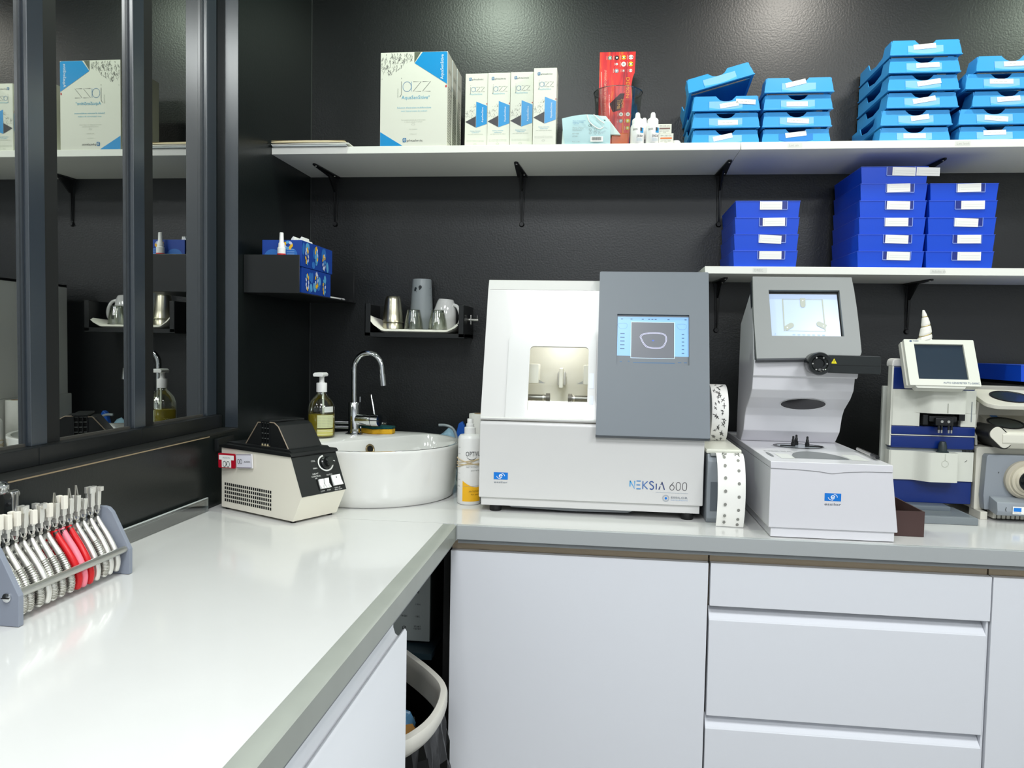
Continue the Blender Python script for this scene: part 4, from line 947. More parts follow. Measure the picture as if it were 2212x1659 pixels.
# ---------------------------------------------------------------- lens solution boxes
card_w = M('carton_white', 'dfdfd3', .35); cy_blue = M('carton_blue', '0d8fd0', .3); tl = M('type_teal', '4aa5c9', .5); dk = M('type_charcoal', '3a3a40', .5); gt = M('type_grey', 'b3b7ae', .6); charc = M('carton_charcoal', '3c3c40', .4)
def arc_(cx, cy, rx, ry, a0, a1, n=12): return [(cx+rx*math.cos(math.radians(a0+(a1-a0)*i/n)), cy+ry*math.sin(math.radians(a0+(a1-a0)*i/n))) for i in range(n+1)]
def jazz(t, f, x, y, h, w, blue=True):
    """thin 'jazz' word: x,y of the baseline start of the a"""
    k = h
    j = [[(x-.10*k, y+1.05*k), (x-.10*k, y-.15*k)]+arc_(x-.36*k, y-.15*k, .26*k, .40*k, 0, -75, 8), [(x-.10*k, y+1.30*k), (x-.10*k, y+1.42*k)]]
    a = [arc_(x+.50*k, y+.50*k, .45*k, .50*k, 0, 360, 24), [(x+.97*k, y+1.0*k), (x+.97*k, y)]]
    z = [[(x+q*k, y+k), (x+(q+.85)*k, y+k), (x+q*k, y), (x+(q+.85)*k, y)] for q in (1.15, 2.15)]
    strokes(f, j, w, dk, t, 'letter_j'); strokes(f, a, w, M('type_blue', '3f7fae', .5), t, 'letter_a')
    for q in z: strokes(f, [q], w, dk, t, 'letter_z')
def splash(t, f, x0, x1, y0, y1, n, w, keep):
    random.seed(int(x0*1e4)+n); b = B()
    for i in range(n):
        px, py = random.uniform(x0, x1), random.uniform(y0, y1)
        if not keep(px, py): continue
        an = random.gauss(.9, .35); L = random.uniform(.002, .009)*(x1-x0)/.06
        pts = [(px, py), (px+L*.5*math.cos(an), py+L*.5*math.sin(an)), (px+L*math.cos(an+.5), py+L*math.sin(an+.5))]
        if all(keep(*p) for p in pts): strokes_mesh(b, f, [pts], w*random.uniform(.4, 1.3), .0006)
    b.obj('splash_print', M('splash_ink', '6b6d69', .6), t, ang=0, kind='stuff')
def ophtalmic(t, f, x, y, w):
    h = w*.17
    decal(f, [(x+h*.1, y), (x+h*.85, y), (x+h*1.1, y+h*.35), (x+h*1.05, y+h*1.2), (x+h*.25, y+h*1.2), (x, y+h*.85)], M('type_blue2', '1d6fa5', .5), t, 'brand_mark', d=.0006)
    strokes(f, [ell(x+h*.55, y+h*.6, h*.22, h*.32, 12)+[(x+h*.77, y+h*.6)]], h*.14, card_w, t, 'brand_mark_hole', d=.0009)
    text(f, 'phtalmic', x+h*1.2, y+h*.18, h*.62, dk, t, 'brand_name', width=w-h*1.2)
def carton(name, lab, x0, x1, y0, y1, h, grp, big):
    t = thing(name, lab, 'box', ((x0+x1)/2, (y0+y1)/2, HS), group=grp, world=True)
    B().box(x0, x1, y0, y1, HS+.0004, HS+h, .0012, 2).obj('carton', card_w, t)
    f = Fr((x0, y0, HS)); w = x1-x0
    # side prints
    fs = Fr((x1, y0, HS), (0, 1, 0), (0, 0, 1)); dp = y1-y0
    b = B()
    for i in range(22 if big else 14):
        zz = h*.06+i*h*.60/(22 if big else 14)
        strokes_mesh(b, fs, [[(dp*.14, zz), (dp*random.uniform(.55, .88), zz)]], h*.008, .0005)
    b.obj('side_print', M('side_ink', '8c8f8a', .6), t, ang=0, kind='stuff')
    text(fs, 'jazz', dp*.2, h*.80, h*.05, gt, t, 'side_name', width=dp*.55)
    if big:
        decal(f, [(w-.004, h-.001), (w-.072, h-.001), (w*.51, h-.031), (w-.001, h-.090), (w-.001, h-.004)], cy_blue, t, 'blue_panel', d=.0005)
        decal(f, [(w*.505, h-.001), (w*.505, h-.030), (w-.077, h-.001)], M('carton_olive', '5f6656', .4), t, 'dark_panel', d=.0005)
        decal(f, [(.001, .001), (.001, .040), (.066, .001)], cy_blue, t, 'blue_corner', d=.0005)
        g = Fr(f.p(w-.012, h-.085), (0, 0, 1), (-1, 0, 0)); text(g, 'AquaSenSitive', .008, 0, .0085, M('type_white', 'eef6fb', .5), t, 'lettering', width=.068, d=.0009)
        splash(t, f, .002, w*.49, h-.080, h-.004, 210, .0009, lambda px, py: px > .001 and px < w*.495 and py < h-.002 and py > h-.082+px*.62)
        jazz(t, f, .064, .152, .027, .0011)
        g = Fr(f.p(.053, .135), (0, 0, 1), (-1, 0, 0)); text(g, 'OPHTALMIC', 0, 0, .0035, gt, t, 'lettering', width=.026)
        text(f, 'AquaSenSitive', .062, .131, .0095, tl, t, 'product_name', width=.076); text(f, '®', .139, .136, .004, tl, t, 'product_name')
        text(f, "Solution d'entretien multifonctions", w/2+.002, .105, .0042, tl, t, 'subtitle', 'C', .098); text(f, 'avec hyaluronate de sodium', w/2+.002, .096, .0040, M('type_teal_pale', '8cc3d6', .5), t, 'subtitle', 'C', .075)
        text(f, 'Pour toutes les lentilles de contact souples', w/2, .072, .0026, gt, t, 'small_print', 'C', .070); text(f, 'en silicone hydrogel et hydrogel', w/2, .0665, .0026, gt, t, 'small_print', 'C', .052)
        strokes(f, [ell(w/2, .0605, .0048, .0022, 14)+[(w/2+.0048, .0605)]], .0005, gt, t, 'pictogram')
        text(f, 'PEAU SENSIBLES', w/2, .046, .0022, gt, t, 'small_print', 'C', .024); text(f, '3 flacons', w/2, .033, .0022, gt, t, 'small_print', 'C', .020)
        ophtalmic(t, f, .066, .011, .058)
        decal(f, [(w-.006, h-.099), (w-.002, h-.099), (w-.002, h-.092), (w-.006, h-.094)], M('type_red', 'c2202c', .5), t, 'red_mark', d=.0006)
    else:
        ym = h*.455
        decal(f, [(w*.5, h*.625), (w-.001, h*.565), (w-.001, h*.325), (w*.5, h*.275)], cy_blue, t, 'blue_panel', d=.0005)
        decal(f, [(w*.49, h*.430), (w*.49, h*.278), (.001, h*.355)], charc, t, 'charcoal_panel', d=.0005)
        g = Fr(f.p(w*.82, h*.345), (0, 0, 1), (-1, 0, 0)); text(g, 'AquaSenSitive', 0, 0, .0050, M('type_white', 'eef6fb', .5), t, 'lettering', width=.042, d=.0009)
        splash(t, f, .001, w*.49, h*.37, h*.62, 90, .0007, lambda px, py: .001 < px < w*.49 and h*.36+(px/w)*h*.13 < py < h*.50+(px/w)*h*.23)
        jazz(t, f, .0165, h*.755, .0130, .0008)
        text(f, 'AquaSenSitive', .0145, h*.715, .0045, M('type_teal_pale', '8cc3d6', .5), t, 'product_name', width=.034)
        ophtalmic(t, f, .0105, h*.905, .041)
        for i, (s, ww) in enumerate((("Solution d'entretien", .030), ('multifonctions', .022), ('avec hyaluronate de sodium', .044))): text(f, s, w*.48, h*(.225-.022*i), .0028, tl if i < 2 else gt, t, 'subtitle', 'C', ww)
        for i in range(2): text(f, 'Pour toutes les lentilles de contact souples', w*.48, h*(.105-.018*i), .0018, gt, t, 'small_print', 'C', .050)
        strokes(f, [ell(w*.47, h*.055, .0042, .0022, 14)+[(w*.47+.0042, h*.055)]], .0005, gt, t, 'pictogram')
        decal(f, [(w-.003, h*.585), (w-.0008, h*.585), (w-.0008, h*.600), (w-.003, h*.600)], M('type_red', 'c2202c', .5), t, 'red_mark', d=.0006)
    return t
for i, (y0, lab) in enumerate(((-.3010, 'large white carton of lens solution with blue corners, front one of three'), (-.2330, 'large white solution carton, middle one of three seen edge-on'), (-.1650, 'large white solution carton, rearmost of three seen edge-on'))):
    carton('solution_carton', lab, .3205+.001*i, .5135+.001*i, y0, y0+.0665, .2610, 'large lens solution cartons', True)
for i, (x, y) in enumerate(((.5590, -.270), (.6235, -.272), (.6885, -.275), (.7560, -.302))):
    carton('solution_box', 'narrow white lens solution box with hexagon print, %s' % ['next to the large carton', 'second from the large carton', 'third from the large carton', 'fourth and foremost of the row'][i], x, x+.0640, y, y+.062, .2085, 'narrow lens solution boxes', False)

# ---------------------------------------------------------------- envelopes on the shelf end
envm = [M('env_manila', 'e2cda0', .7), M('env_white', 'e7e6de', .7), M('env_grey', 'c9cdd0', .7), M('env_cream', 'ead9b4', .7)]
for i, (x0, x1, y0, y1, m, rz, lab) in enumerate(((.006, .226, -.314, -.08, 2, .0, 'grey-white document sleeve at the bottom of the small paper pile'), (.004, .236, -.312, -.09, 1, -.02, 'white envelope in the middle of the small paper pile'), (.004, .222, -.316, -.10, 3, .015, 'cream envelope on top of the small paper pile'))):
    t = thing('envelope', lab, 'envelope', ((x0+x1)/2, (y0+y1)/2, HS+.0006+i*.0048), rotz=rz, group='papers at the left end of the upper shelf')
    hx, hy = (x1-x0)/2, (y1-y0)/2
    b = B(); n = 8
    lo = [[(-hx+2*hx*k/n, -hy, .0002), (-hx+2*hx*k/n, -hy, .0026+.0022*math.sin(PI*k/n)*(i+1)*.5), (-hx+2*hx*k/n, hy, .0024+.001*math.sin(PI*k/n)), (-hx+2*hx*k/n, hy, .0002)] for k in range(n+1)]
    b.loft(lo).obj('sheet', envm[m], t)
    B().prism([(-hx, -hy), (hx*.2, -hy+.05), (hx, -hy)], 'z', .0030+.002*(i == 2), .0034+.002*(i == 2)).obj('flap', envm[0 if i == 2 else 1], t)

# ---------------------------------------------------------------- face mask pack
t = thing('mask_pack', 'pale blue face mask pack with white ear loops spilling out', 'mask pack', (.900, -.255, HS), world=True)
teal = M('mask_blue', 'b5d5da', .45); pl2 = M('mask_light', 'cfe0dd', .5)
b = B()
lo = []
for k in range(9):
    q = k/8; x = .846+.124*q; top = .072+.010*math.sin(PI*q)-.012*(q > .85)
    lo.append([(x, -.299+.004*abs(q-.5), HS+.0006), (x-.006*(1-q), -.302, HS+.03), (x-.010*(1-q), -.296, HS+top), (x, -.27, HS+top+.006), (x, -.23, HS+top*.9), (x, -.215, HS+.0006)])
b.loft(lo).obj('pouch', teal, t, ang=30)
B().prism([(.836, .977), (.850, .977), (.857, 1.050), (.846, 1.053), (.838, 1.015)], 'y', -.296, -.22, .003).obj('side_gusset', pl2, t)
B().prism([(.852, 1.0485), (.905, 1.0600), (.957, 1.0560), (.985, 1.0210), (.9985, 1.0040), (.965, 1.0060), (.955, 1.0450), (.905, 1.0520), (.856, 1.0420)], 'y', -.290, -.245, .002).obj('top_flap', pl2, t)
for pts in ([(.9045, -.3045, 1.0560), (.914, -.3050, 1.0340), (.938, -.3055, 1.0170), (.951, -.3050, 1.0225)], [(.923, -.3045, 1.0560), (.940, -.3052, 1.0400), (.953, -.3055, 1.0320)]):
    B().tube(smooth_path(pts, 6), .0014, 8).obj('ear_loop', M('loop_white', 'f2f0ea', .7), t)
f = Fr((.846, -.3030, HS))
decal(f, [(.070, .006), (.104, .006), (.104, .020), (.070, .020)], paper, t, 'barcode_label', d=.0008)
for i in range(16): pass
b = B(); strokes_mesh(b, f, [[(.074+i*.00175, .0095), (.074+i*.00175, .0180)] for i in range(15)], .0009, .0012); b.obj('barcode', ink, t, ang=0, kind='stuff')
text(f, 'CE', .063, .0470, .0058, ink, t, 'lettering')
for i, (s, y, w_) in enumerate((('Masques chirurgicaux jetables', .062, .036), ('Surgical masks', .058, .030), ('Type IIR', .054, .018), ('Fabricant / Manufacturer', .0445, .034), ('Industrial Zone', .0405, .030), ('Distributeur', .0365, .026), ('REF 010203', .0270, .018), ('LOT 2021', .0205, .014), ('Made in PRC', .0050, .022))):
    text(f, s, .020, y, .0026, M('print_blue', '5f8fbd', .6) if i < 3 else ink_grey, t, 'small_print', width=w_)
strokes(f, [ell(.069, .0395, .003, .003, 12)+[(.072, .0395)], [(.080, .042), (.086, .042), (.086, .036), (.080, .036), (.080, .042)], ell(.069, .030, .003, .003, 12)+[(.072, .030)], [(.079, .033), (.086, .033), (.085, .026), (.080, .026), (.079, .033)], [(.091, .027), (.094, .033), (.097, .027), (.091, .027)]], .0006, ink_grey, t, 'pictograms')

# ---------------------------------------------------------------- clear tub with the red leaflet
YB = -.135
t = thing('clear_tub', 'clear plastic tub holding the red leaflet on the upper shelf', 'tub', (.990, YB, HS))
B().lathe([(.056, .0006), (.0585, .004), (.0630, .10), (.0680, .165), (.0705, .1880), (.0715, .1895), (.0700, .1895), (.0668, .165), (.0618, .10), (.0565, .006)], n=40, cap1=True).obj('wall', clear('tub_clear', 'fafcfb', .05), t, ang=60)
B().tube([(.0708*math.cos(a), .0708*math.sin(a), .1890) for a in [2*PI*i/40 for i in range(40)]], .0011, 6, True).obj('rim', clear('tub_rim', 'dfe6e4', .35, .1), t)
flame = bpy.data.materials.new('flame_print'); flame.use_nodes = True
nt = flame.node_tree; bs = nt.nodes['Principled BSDF']; bs.inputs['Roughness'].default_value = .35
tc = nt.nodes.new('ShaderNodeTexCoord'); mp = nt.nodes.new('ShaderNodeMapping'); mp.inputs['Scale'].default_value = (75, 8, 9); mp.inputs['Rotation'].default_value = (0, .12, 0)
nz = nt.nodes.new('ShaderNodeTexNoise'); nz.inputs['Scale'].default_value = 1; nz.inputs['Detail'].default_value = 3; nz.inputs['Distortion'].default_value = .8
cr = nt.nodes.new('ShaderNodeValToRGB'); e = cr.color_ramp.elements
e[0].position = .30; e[0].color = (*lin('8c1226'), 1); e[1].position = .80; e[1].color = (*lin('f49a1c'), 1)
x_ = cr.color_ramp.elements.new(.45); x_.color = (*lin('d41820'), 1); x_ = cr.color_ramp.elements.new(.60); x_.color = (*lin('e8301c'), 1)
for a, b_ in ((tc.outputs['Object'], mp.inputs['Vector']), (mp.outputs[0], nz.inputs['Vector']), (nz.outputs['Fac'], cr.inputs[0]), (cr.outputs[0], bs.inputs['Base Color'])): nt.links.new(a, b_)
t = thing('leaflet', 'red flame-patterned leaflet with eye pictures standing in the clear tub', 'leaflet', (.986, YB, HS+.008))
f = Fr((-.052, -.003, 0), (1, 0, .0), (0, .02, 1)); LWd, LHt = .1045, .302
out = [(0, 0), (LWd*.86, 0), (LWd*.93, LHt*.55), (LWd*.90, LHt*.68), (LWd*.93, LHt*.75), (LWd*.985, LHt*.80), (LWd, LHt), (0, LHt)]
B().prism(out, 'z', -.0012, 0, mat=f.m).obj('sheet', flame, t)
decal(f, [(LWd*.30, LHt*.50), (LWd*.60, LHt*.60), (LWd*.72, LHt*.60), (LWd*.62, LHt*.44), (LWd*.40, LHt*.42)], M('dark_print', '3a0f18', .5), t, 'dark_print', d=.0004)
eyeW = M('eye_white', 'f1ece8', .5); eyeY = M('eye_yellow', 'dccf2a', .5); eyeG = M('eye_green', '7fae9a', .5)
for (x, y, m, r, slit) in ((.030, .285, eyeG, .0060, 1), (.050, .285, ink, .0062, 0), (.070, .2855, eyeY, .0062, 1), (.091, .2858, eyeW, .0068, 1), (.050, .2665, eyeW, .0036, 0), (.070, .2660, eyeW, .0070, 0), (.091, .2660, eyeY, .0068, 1), (.050, .2470, M('eye_grey', '9aa0a8', .5), .0062, 0), (.070, .2470, M('eye_pink', 'd69a98', .5), .0040, 1), (.091, .2470, eyeW, .0046, 1), (.066, .120, eyeW, .0058, 0), (.086, .120, eyeW, .0058, 0), (.066, .101, M('eye_grey', '9aa0a8', .5), .0058, 0), (.086, .101, eyeY, .0058, 0), (.086, .080, eyeY, .0055, 0)):
    decal(f, ell(x, y, r, r, 18), m, t, 'eye_picture', d=.0006)
    if slit:
        decal(f, [(x-r*1.1, y), (x, y+r*.5), (x+r*1.1, y), (x, y-r*.5)], ink, t, 'eye_slit', d=.0008)
    decal(f, ell(x, y, r*.45, r*.45, 12), M('pupil_pale', 'e9e7e2', .5) if m is not eyeW or slit else M('pupil_grey', 'a9aaa6', .5), t, 'pupil', d=.0010)
    strokes(f, [[(x-r-.003, y-r), (x-r-.003, y+r)]], .0010, M('caption', 'f3c7b8', .5), t, 'caption')
g = Fr(f.p(.079, .228), (0, 0, -1), (1, 0, 0)); text(g, 'DEMONIAC', 0, 0, .0095, M('type_orange', 'f5a02c', .5), t, 'lettering', width=.088, d=.0012)
strokes(g, [[(0, -.002), (.088, -.002)]], .0012, M('type_red2', 'd43a12', .5), t, 'lettering_edge', d=.0010)
g = Fr(f.p(.066, .165), (0, 0, -1), (1, 0, 0)); text(g, 'SHOW', 0, 0, .0075, M('type_sand', 'd9a55e', .5), t, 'lettering', width=.026, d=.0012)
g = Fr(f.p(.054, .163), (0, 0, -1), (1, 0, 0)); text(g, 'TIME', 0, 0, .0095, M('type_sand', 'd9a55e', .5), t, 'lettering', width=.028, d=.0012)
g = Fr(f.p(.021, .110), (0, 0, 1), (-1, 0, 0)); text(g, 'POUR CE SOIR OSEZ UN REGARD DIFFERENT', 0, 0, .0060, M('type_caption', 'f0b7a4', .5), t, 'lettering', width=.140)
strokes(f, [[(.006, .18), (.006, .245)], [(.006, .05), (.006, .12)]], .0014, M('caption', 'f3c7b8', .5), t, 'caption')
tag(B().box(.9730, 1.0190, -.282, -.262, HS+.0005, HS+.034, .002).obj('orange_packet', M('packet_orange', 'b4521d', .3, mottle=.3, mscale=60)), 'small orange packet between mask pack and drop bottles', 'packet')

# ---------------------------------------------------------------- eye drop bottles and small boxes
def drop(x, y, lab, k=1):
    t = thing('drop_bottle', lab, 'bottle', (x, y, HS), group='white drop bottles')
    B().lathe([(.0175, .0006), (.0190, .003), (.0190, .047), (.0178, .051), (.0165, .0535)], n=28).obj('body', M('bottle_white', 'eeedeb', .3), t)
    B().lathe([(.0150, .052), (.0150, .066), (.0138, .069), (.0075, .073), (.0062, .084), (.0045, .087), (.0010, .0875)], n=24).obj('cap', M('cap_white', 'f5f5f5', .35), t)
    cy = (0, 0, .0190, 0)
    cylpatch((0, 0), .0193, .38, .95, .029, .043, cy_blue, t, 'blue_print', 6); cylpatch((0, 0), .0194, .38, .66, .034, .043, charc, t, 'charcoal_print', 4)
    text(None, 'jazz', -.002, .018, .0075, dk, t, 'product_name', width=.017, cyl=cy)
    for i in range(3): text(None, 'solution multifonctions', -.002, .013-i*.003, .0015, tl, t, 'small_print', width=.017, cyl=cy)
    text(None, '20/05', -.014, .036, .0050, ink, t, 'handwriting', width=.014, cyl=cy)
drop(1.0435, -.285, 'white drop bottle standing frontmost beside the orange packet')
drop(1.0640, -.235, 'white drop bottle half hidden behind the other two drop bottles')
drop(1.0850, -.285, 'white drop bottle standing next to the two small cartons')
def mini(x0, x1, y0, y1, z0, h, lab, col):
    t = thing('lens_carton', lab, 'box', ((x0+x1)/2, (y0+y1)/2, z0), group='small lens cartons', world=True)
    B().box(x0, x1, y0, y1, z0+.0003, z0+h, .0006).obj('carton', card_w, t)
    f = Fr((x0, y0, z0)); w = x1-x0
    decal(f, [(.004, h*.46), (w-.004, h*.46), (w-.004, h*.60), (.005, h*.60)], col, t, 'colour_band', d=.0005)
    text(f, 'SPH -2.00  CYL', .005, h*.74, .0030, ink_grey, t, 'small_print', width=w-.010); text(f, 'LOT 4412 EXP', .005, h*.22, .0026, ink_grey, t, 'small_print', width=w-.012); text(f, '30 PK', w*.5, h*.08, .0022, ink_grey, t, 'small_print', 'C')
mini(1.1010, 1.1405, -.297, -.252, HS, .0275, 'small white lens carton with orange band, lower of two', M('band_orange', 'e8762a', .4))
mini(1.0980, 1.1350, -.295, -.255, HS+.0278, .0255, 'small white lens carton with brown band, upper of two', M('band_brown', '7c5a52', .4))
tag(B().lathe([(.010, .0004), (.013, .003), (.013, .016), (.010, .020), (.004, .021)], (1.152, -.245, HS), 20).obj('round_cap', white_plastic), 'small round white cap behind the small cartons', 'cap')
# ---------------------------------------------------------------- corner shelf with tissue boxes
sm = M('shelf_metal_black', '1a1c1d', .38)
t = thing('corner_shelf', 'black metal corner shelf with a tall front lip holding tissue boxes', 'shelf', (.075, -.24, .55), world=True)
B().box(.0008, .157, -.476, -.0008, .548, .5515, .0008, 1).obj('base', sm, t)
B().box(.0008, .157, -.4785, -.475, .548, .650, .001, 1).obj('front_lip', sm, t)
B().box(.0008, .004, -.475, -.0008, .5515, .650, .0008, 1).obj('wall_flange', sm, t)
B().box(.004, .150, -.004, -.0008, .5515, .650, .0008, 1).obj('back_flange', sm, t)
tb = M('tissue_blue', '12409c', .4); tb2 = M('tissue_mid', '2f6fc0', .4); tb3 = M('tissue_sky', '5aa3d6', .4); tyel = M('tissue_yellow', 'efb822', .4); tlil = M('tissue_lilac', 'c5cbe6', .4)
def blob(cx, cy, rx, ry, rot=0, n=18):
    c, s = math.cos(rot), math.sin(rot); return [(cx+rx*math.cos(a)*c-ry*math.sin(a)*s, cy+rx*math.cos(a)*s+ry*math.sin(a)*c) for a in [2*PI*i/n for i in range(n)]]
def tissue(z, y0, y1, x1, lab, seed, h):
    t = thing('tissue_box', lab, 'tissue box', (.09, (y0+y1)/2, z), group='blue tissue boxes', world=True)
    x0 = x1-.112
    B().box(x0, x1, y0, y1, z+.0004, z+h, .0015).obj('carton', tb, t)
    random.seed(seed); fs = Fr((x1, y0, z), (0, 1, 0), (0, 0, 1)); ff = Fr((x0, y0, z)); L = y1-y0
    def inside(P, w, hh): return all(.001 < x < w-.001 and .001 < y < hh-.001 for x, y in P)
    k = 0
    for i in range(140):
        P = blob(random.uniform(.01, L-.01), random.uniform(.01, h-.01), random.uniform(.008, .014), random.uniform(.010, .018), random.uniform(-.4, .4))
        if inside(P, L, h) and k < 12: decal(fs, P, random.choice((tb2, tb2, tb3)), t, 'dot_print', d=.0004+.00005*k); k += 1
    for cx, cz in ((.035, h*.45), (.105, h*.60), (.165, h*.40)):
        for j in range(9):
            a = 2*PI*j/9; P = blob(cx+.013*math.cos(a)*.7+.0, cz+.019*math.sin(a), .0042, .0062, random.uniform(-.8, .8), 10)
            if inside(P, L, h): decal(fs, P, random.choice((tyel, tlil, tlil, tb3, tyel)), t, 'petal_print', d=.0012+.00004*j)
    for cx, cz, rx in ((.030, h*.35, .024), (.080, h*.45, .020)):
        P = [(x, min(y, h-.002)) for x, y in blob(cx, cz, rx, rx*.9)]; decal(ff, P, tb2, t, 'dot_print', d=.0005)
    for j in range(7):
        P = blob(.074+.010*math.cos(j*.9), h*.80+.008*math.sin(j*.9), .0038, .006, j, 10)
        if inside(P, .112, h): decal(ff, P, (tyel, tlil, tb3)[j % 3], t, 'petal_print', d=.0010+.00004*j)
    for j in range(5): strokes(ff, [[(.070, h*.30+j*.006), (.092, h*.30+j*.006)]], .0014, M('tissue_lines', '8fb4e6', .4), t, 'line_print', d=.0012)
    return t
tissue(.5516, -.440, -.2180, .1490, 'blue patterned tissue box, lower of the two on the corner shelf', 4, .0700)
t = tissue(.6218, -.446, -.2080, .1500, 'blue patterned tissue box with a tissue showing, upper of the two', 9, .0715)
b = B()
for k, (x, a, h_) in enumerate(((.088, .3, .022), (.096, -.2, .018), (.104, .4, .024), (.113, -.3, .016))):
    b.prism([(x-.008, .6933), (x+.006, .6933), (x+.004*a+.001, .6933+h_), (x-.003, .6933+h_*.7)], 'y', -.36+.01*k, -.30+.008*k)
b.obj('tissue', M('tissue_white', 'f2f1ee', .9), t)
t = thing('glue_bottle', 'small white nozzle bottle with red base standing on the corner shelf lip', 'bottle', (.100, -.4620, .5516))
B().lathe([(.0105, .0004), (.0110, .003), (.0110, .088), (.0105, .099)], n=20).obj('body', M('bottle_white', 'eeedeb', .3), t)
B().lathe([(.0114, .097), (.0114, .1022), (.0110, .1025)], n=20).obj('red_ring', M('ring_red', 'd0262c', .4), t)
B().lathe([(.0108, .1022), (.0108, .118), (.0085, .120), (.0080, .130), (.0060, .133), (.0052, .158), (.0040, .159)], n=20).obj('nozzle', white_plastic, t)
t = thing('white_pen', 'thin white pen lying at the right end of the corner shelf', 'pen', (.128, -.12, .5555))
B().cyl((0, -.07, 0), (.012, .045, 0), .004, n=12).obj('barrel', white_plastic, t); B().cyl((.012, .045, 0), (.0135, .062, 0), .0032, .0012, 12).obj('tip', steel, t)
t = thing('black_pen', 'thin black pen lying beside the white pen on the corner shelf', 'pen', (.140, -.055, .5550))
B().cyl((-.001, -.045, 0), (-.004, .035, 0), .0034, n=12).obj('barrel', ink, t); B().cyl((-.004, .035, 0), (-.0046, .047, 0), .003, .001, 12).obj('tip', steel, t)

# ---------------------------------------------------------------- cup shelf
t = thing('cup_shelf', 'small black U-shaped wall shelf holding cups and glasses', 'shelf', (.39, -.08, .44), world=True)
cx0, cx1, cd = .2360, .5465, -.158
B().box(cx0, cx1, cd, -.0008, .4380, .4520, .0008, 1).obj('base', sm, t)
B().box(cx0, cx0+.0035, cd, -.0008, .4410, .5400, .0008, 1).obj('side', sm, t); B().box(cx1-.0035, cx1, cd, -.0008, .4410, .5390, .0008, 1).obj('side', sm, t)
B().box(cx0, cx0+.018, cd, cd+.003, .4410, .5400, .0006, 1).obj('front_lip', sm, t); B().box(cx1-.018, cx1, cd, cd+.003, .4410, .5390, .0006, 1).obj('front_lip', sm, t)
B().box(cx0, cx1, -.004, -.0008, .441, .5400, .0006, 1).obj('back', sm, t)
t = thing('wall_hook', 'brushed steel hook on the right side of the cup shelf', 'hook', (.5470, -.085, .497))
B().cyl((0, 0, 0), (.006, 0, 0), .006, n=16).obj('boss', steel, t)
B().prism(rrect(-.006, .006, -.016, .016, .003), 'x', .006, .009, mat=None).obj('plate', steel, t)
B().cyl((.009, 0, 0), (.030, 0, 0), .0045, n=16).obj('arm', steel, t); B().cyl((.0265, 0, .003), (.0265, 0, .014), .0018, n=10).obj('pin', steel, t)
# towel
t = thing('towel', 'folded white terry cloth lining the cup shelf', 'towel', (.39, -.085, .4522))
b = B(); loops = []
for i in range(29):
    k = i/28; x = -.142+.274*k
    lift = .042*max(0, 1-k/.17)**1.6+.020*max(0, (k-.88)/.12)**1.5; th = .010
    loops.append([(x, -.062, lift+.0004), (x-.004*(lift > .01)*(1 if k < .5 else -1), -.070, lift+.005), (x, -.062, lift+th+.001), (x, 0, lift*.9+th), (x, .07, lift*.8+th), (x, .07, lift*.8+.0004)])
b.loft(loops).obj('cloth', M('terry', 'efece2', .95, bump=1, bscale=420), t, ang=70)
ZT = .4632
def cup(name, lab, x, y, prof, m, cat='cup', n=32, z=ZT, **k):
    t = thing(name, lab, cat, (x, y, z)); return t
brushed = M('brushed_steel', 'c2bda8', .3, metal=1)
t = thing('steel_cup', 'stainless steel cup turned upside down, upper of the nested pair', 'cup', (.3090, -.100, ZT+.018), group='steel cups')
B().lathe([(.0325, .003), (.0335, .0035), (.0320, .006), (.0300, .030), (.0245, .075), (.0225, .082), (.0200, .0845), (.0185, .083), (.0175, .0815)], n=36, cap0=False).obj('cup', brushed, t, ang=50)
t = thing('steel_cup', 'stainless steel cup standing upside down on the towel, lower of the nested pair', 'cup', (.3085, -.100, ZT), group='steel cups')
B().lathe([(.0322, .0004), (.0330, .001), (.0310, .0180), (.0290, .0205), (.0240, .070), (.0200, .076)], n=36, cap0=False).obj('cup', brushed, t, ang=50)
t = thing('shaker', 'tall translucent grey plastic shaker turned upside down with dark spots', 'shaker', (.3880, -.048, ZT))
B().lathe([(.0375, .0004), (.0385, .002), (.0365, .05), (.0315, .135), (.0300, .158), (.0285, .161)], n=36).obj('shell', M('shaker_grey', 'a9b1b3', .35, trans=.25), t, ang=50)
dk2 = M('spot_dark', '152022', .5)
for xx, zz, r in ((.002, .134, .0052), (-.013, .130, .0038), (-.0145, .125, .0036), (.0005, .1275, .0020), (-.0095, .1195, .0010)):
    f = Fr((xx, -math.sqrt(max(1e-6, .0325**2-xx*xx))-.0002, zz), (1, xx*18, 0), (0, .12, 1)); decal(f, ell(0, 0, r, r*1.1, 14), dk2, t, 'spot', d=.0006)
for i in range(6): cylpatch((0, 0), .0372-.0008*i, 1.05, 1.18, .022+i*.022, .0228+i*.022, dk2, t, 'scale_mark', 3)
glass = clear('drink_glass', 'fafcf7', .10)
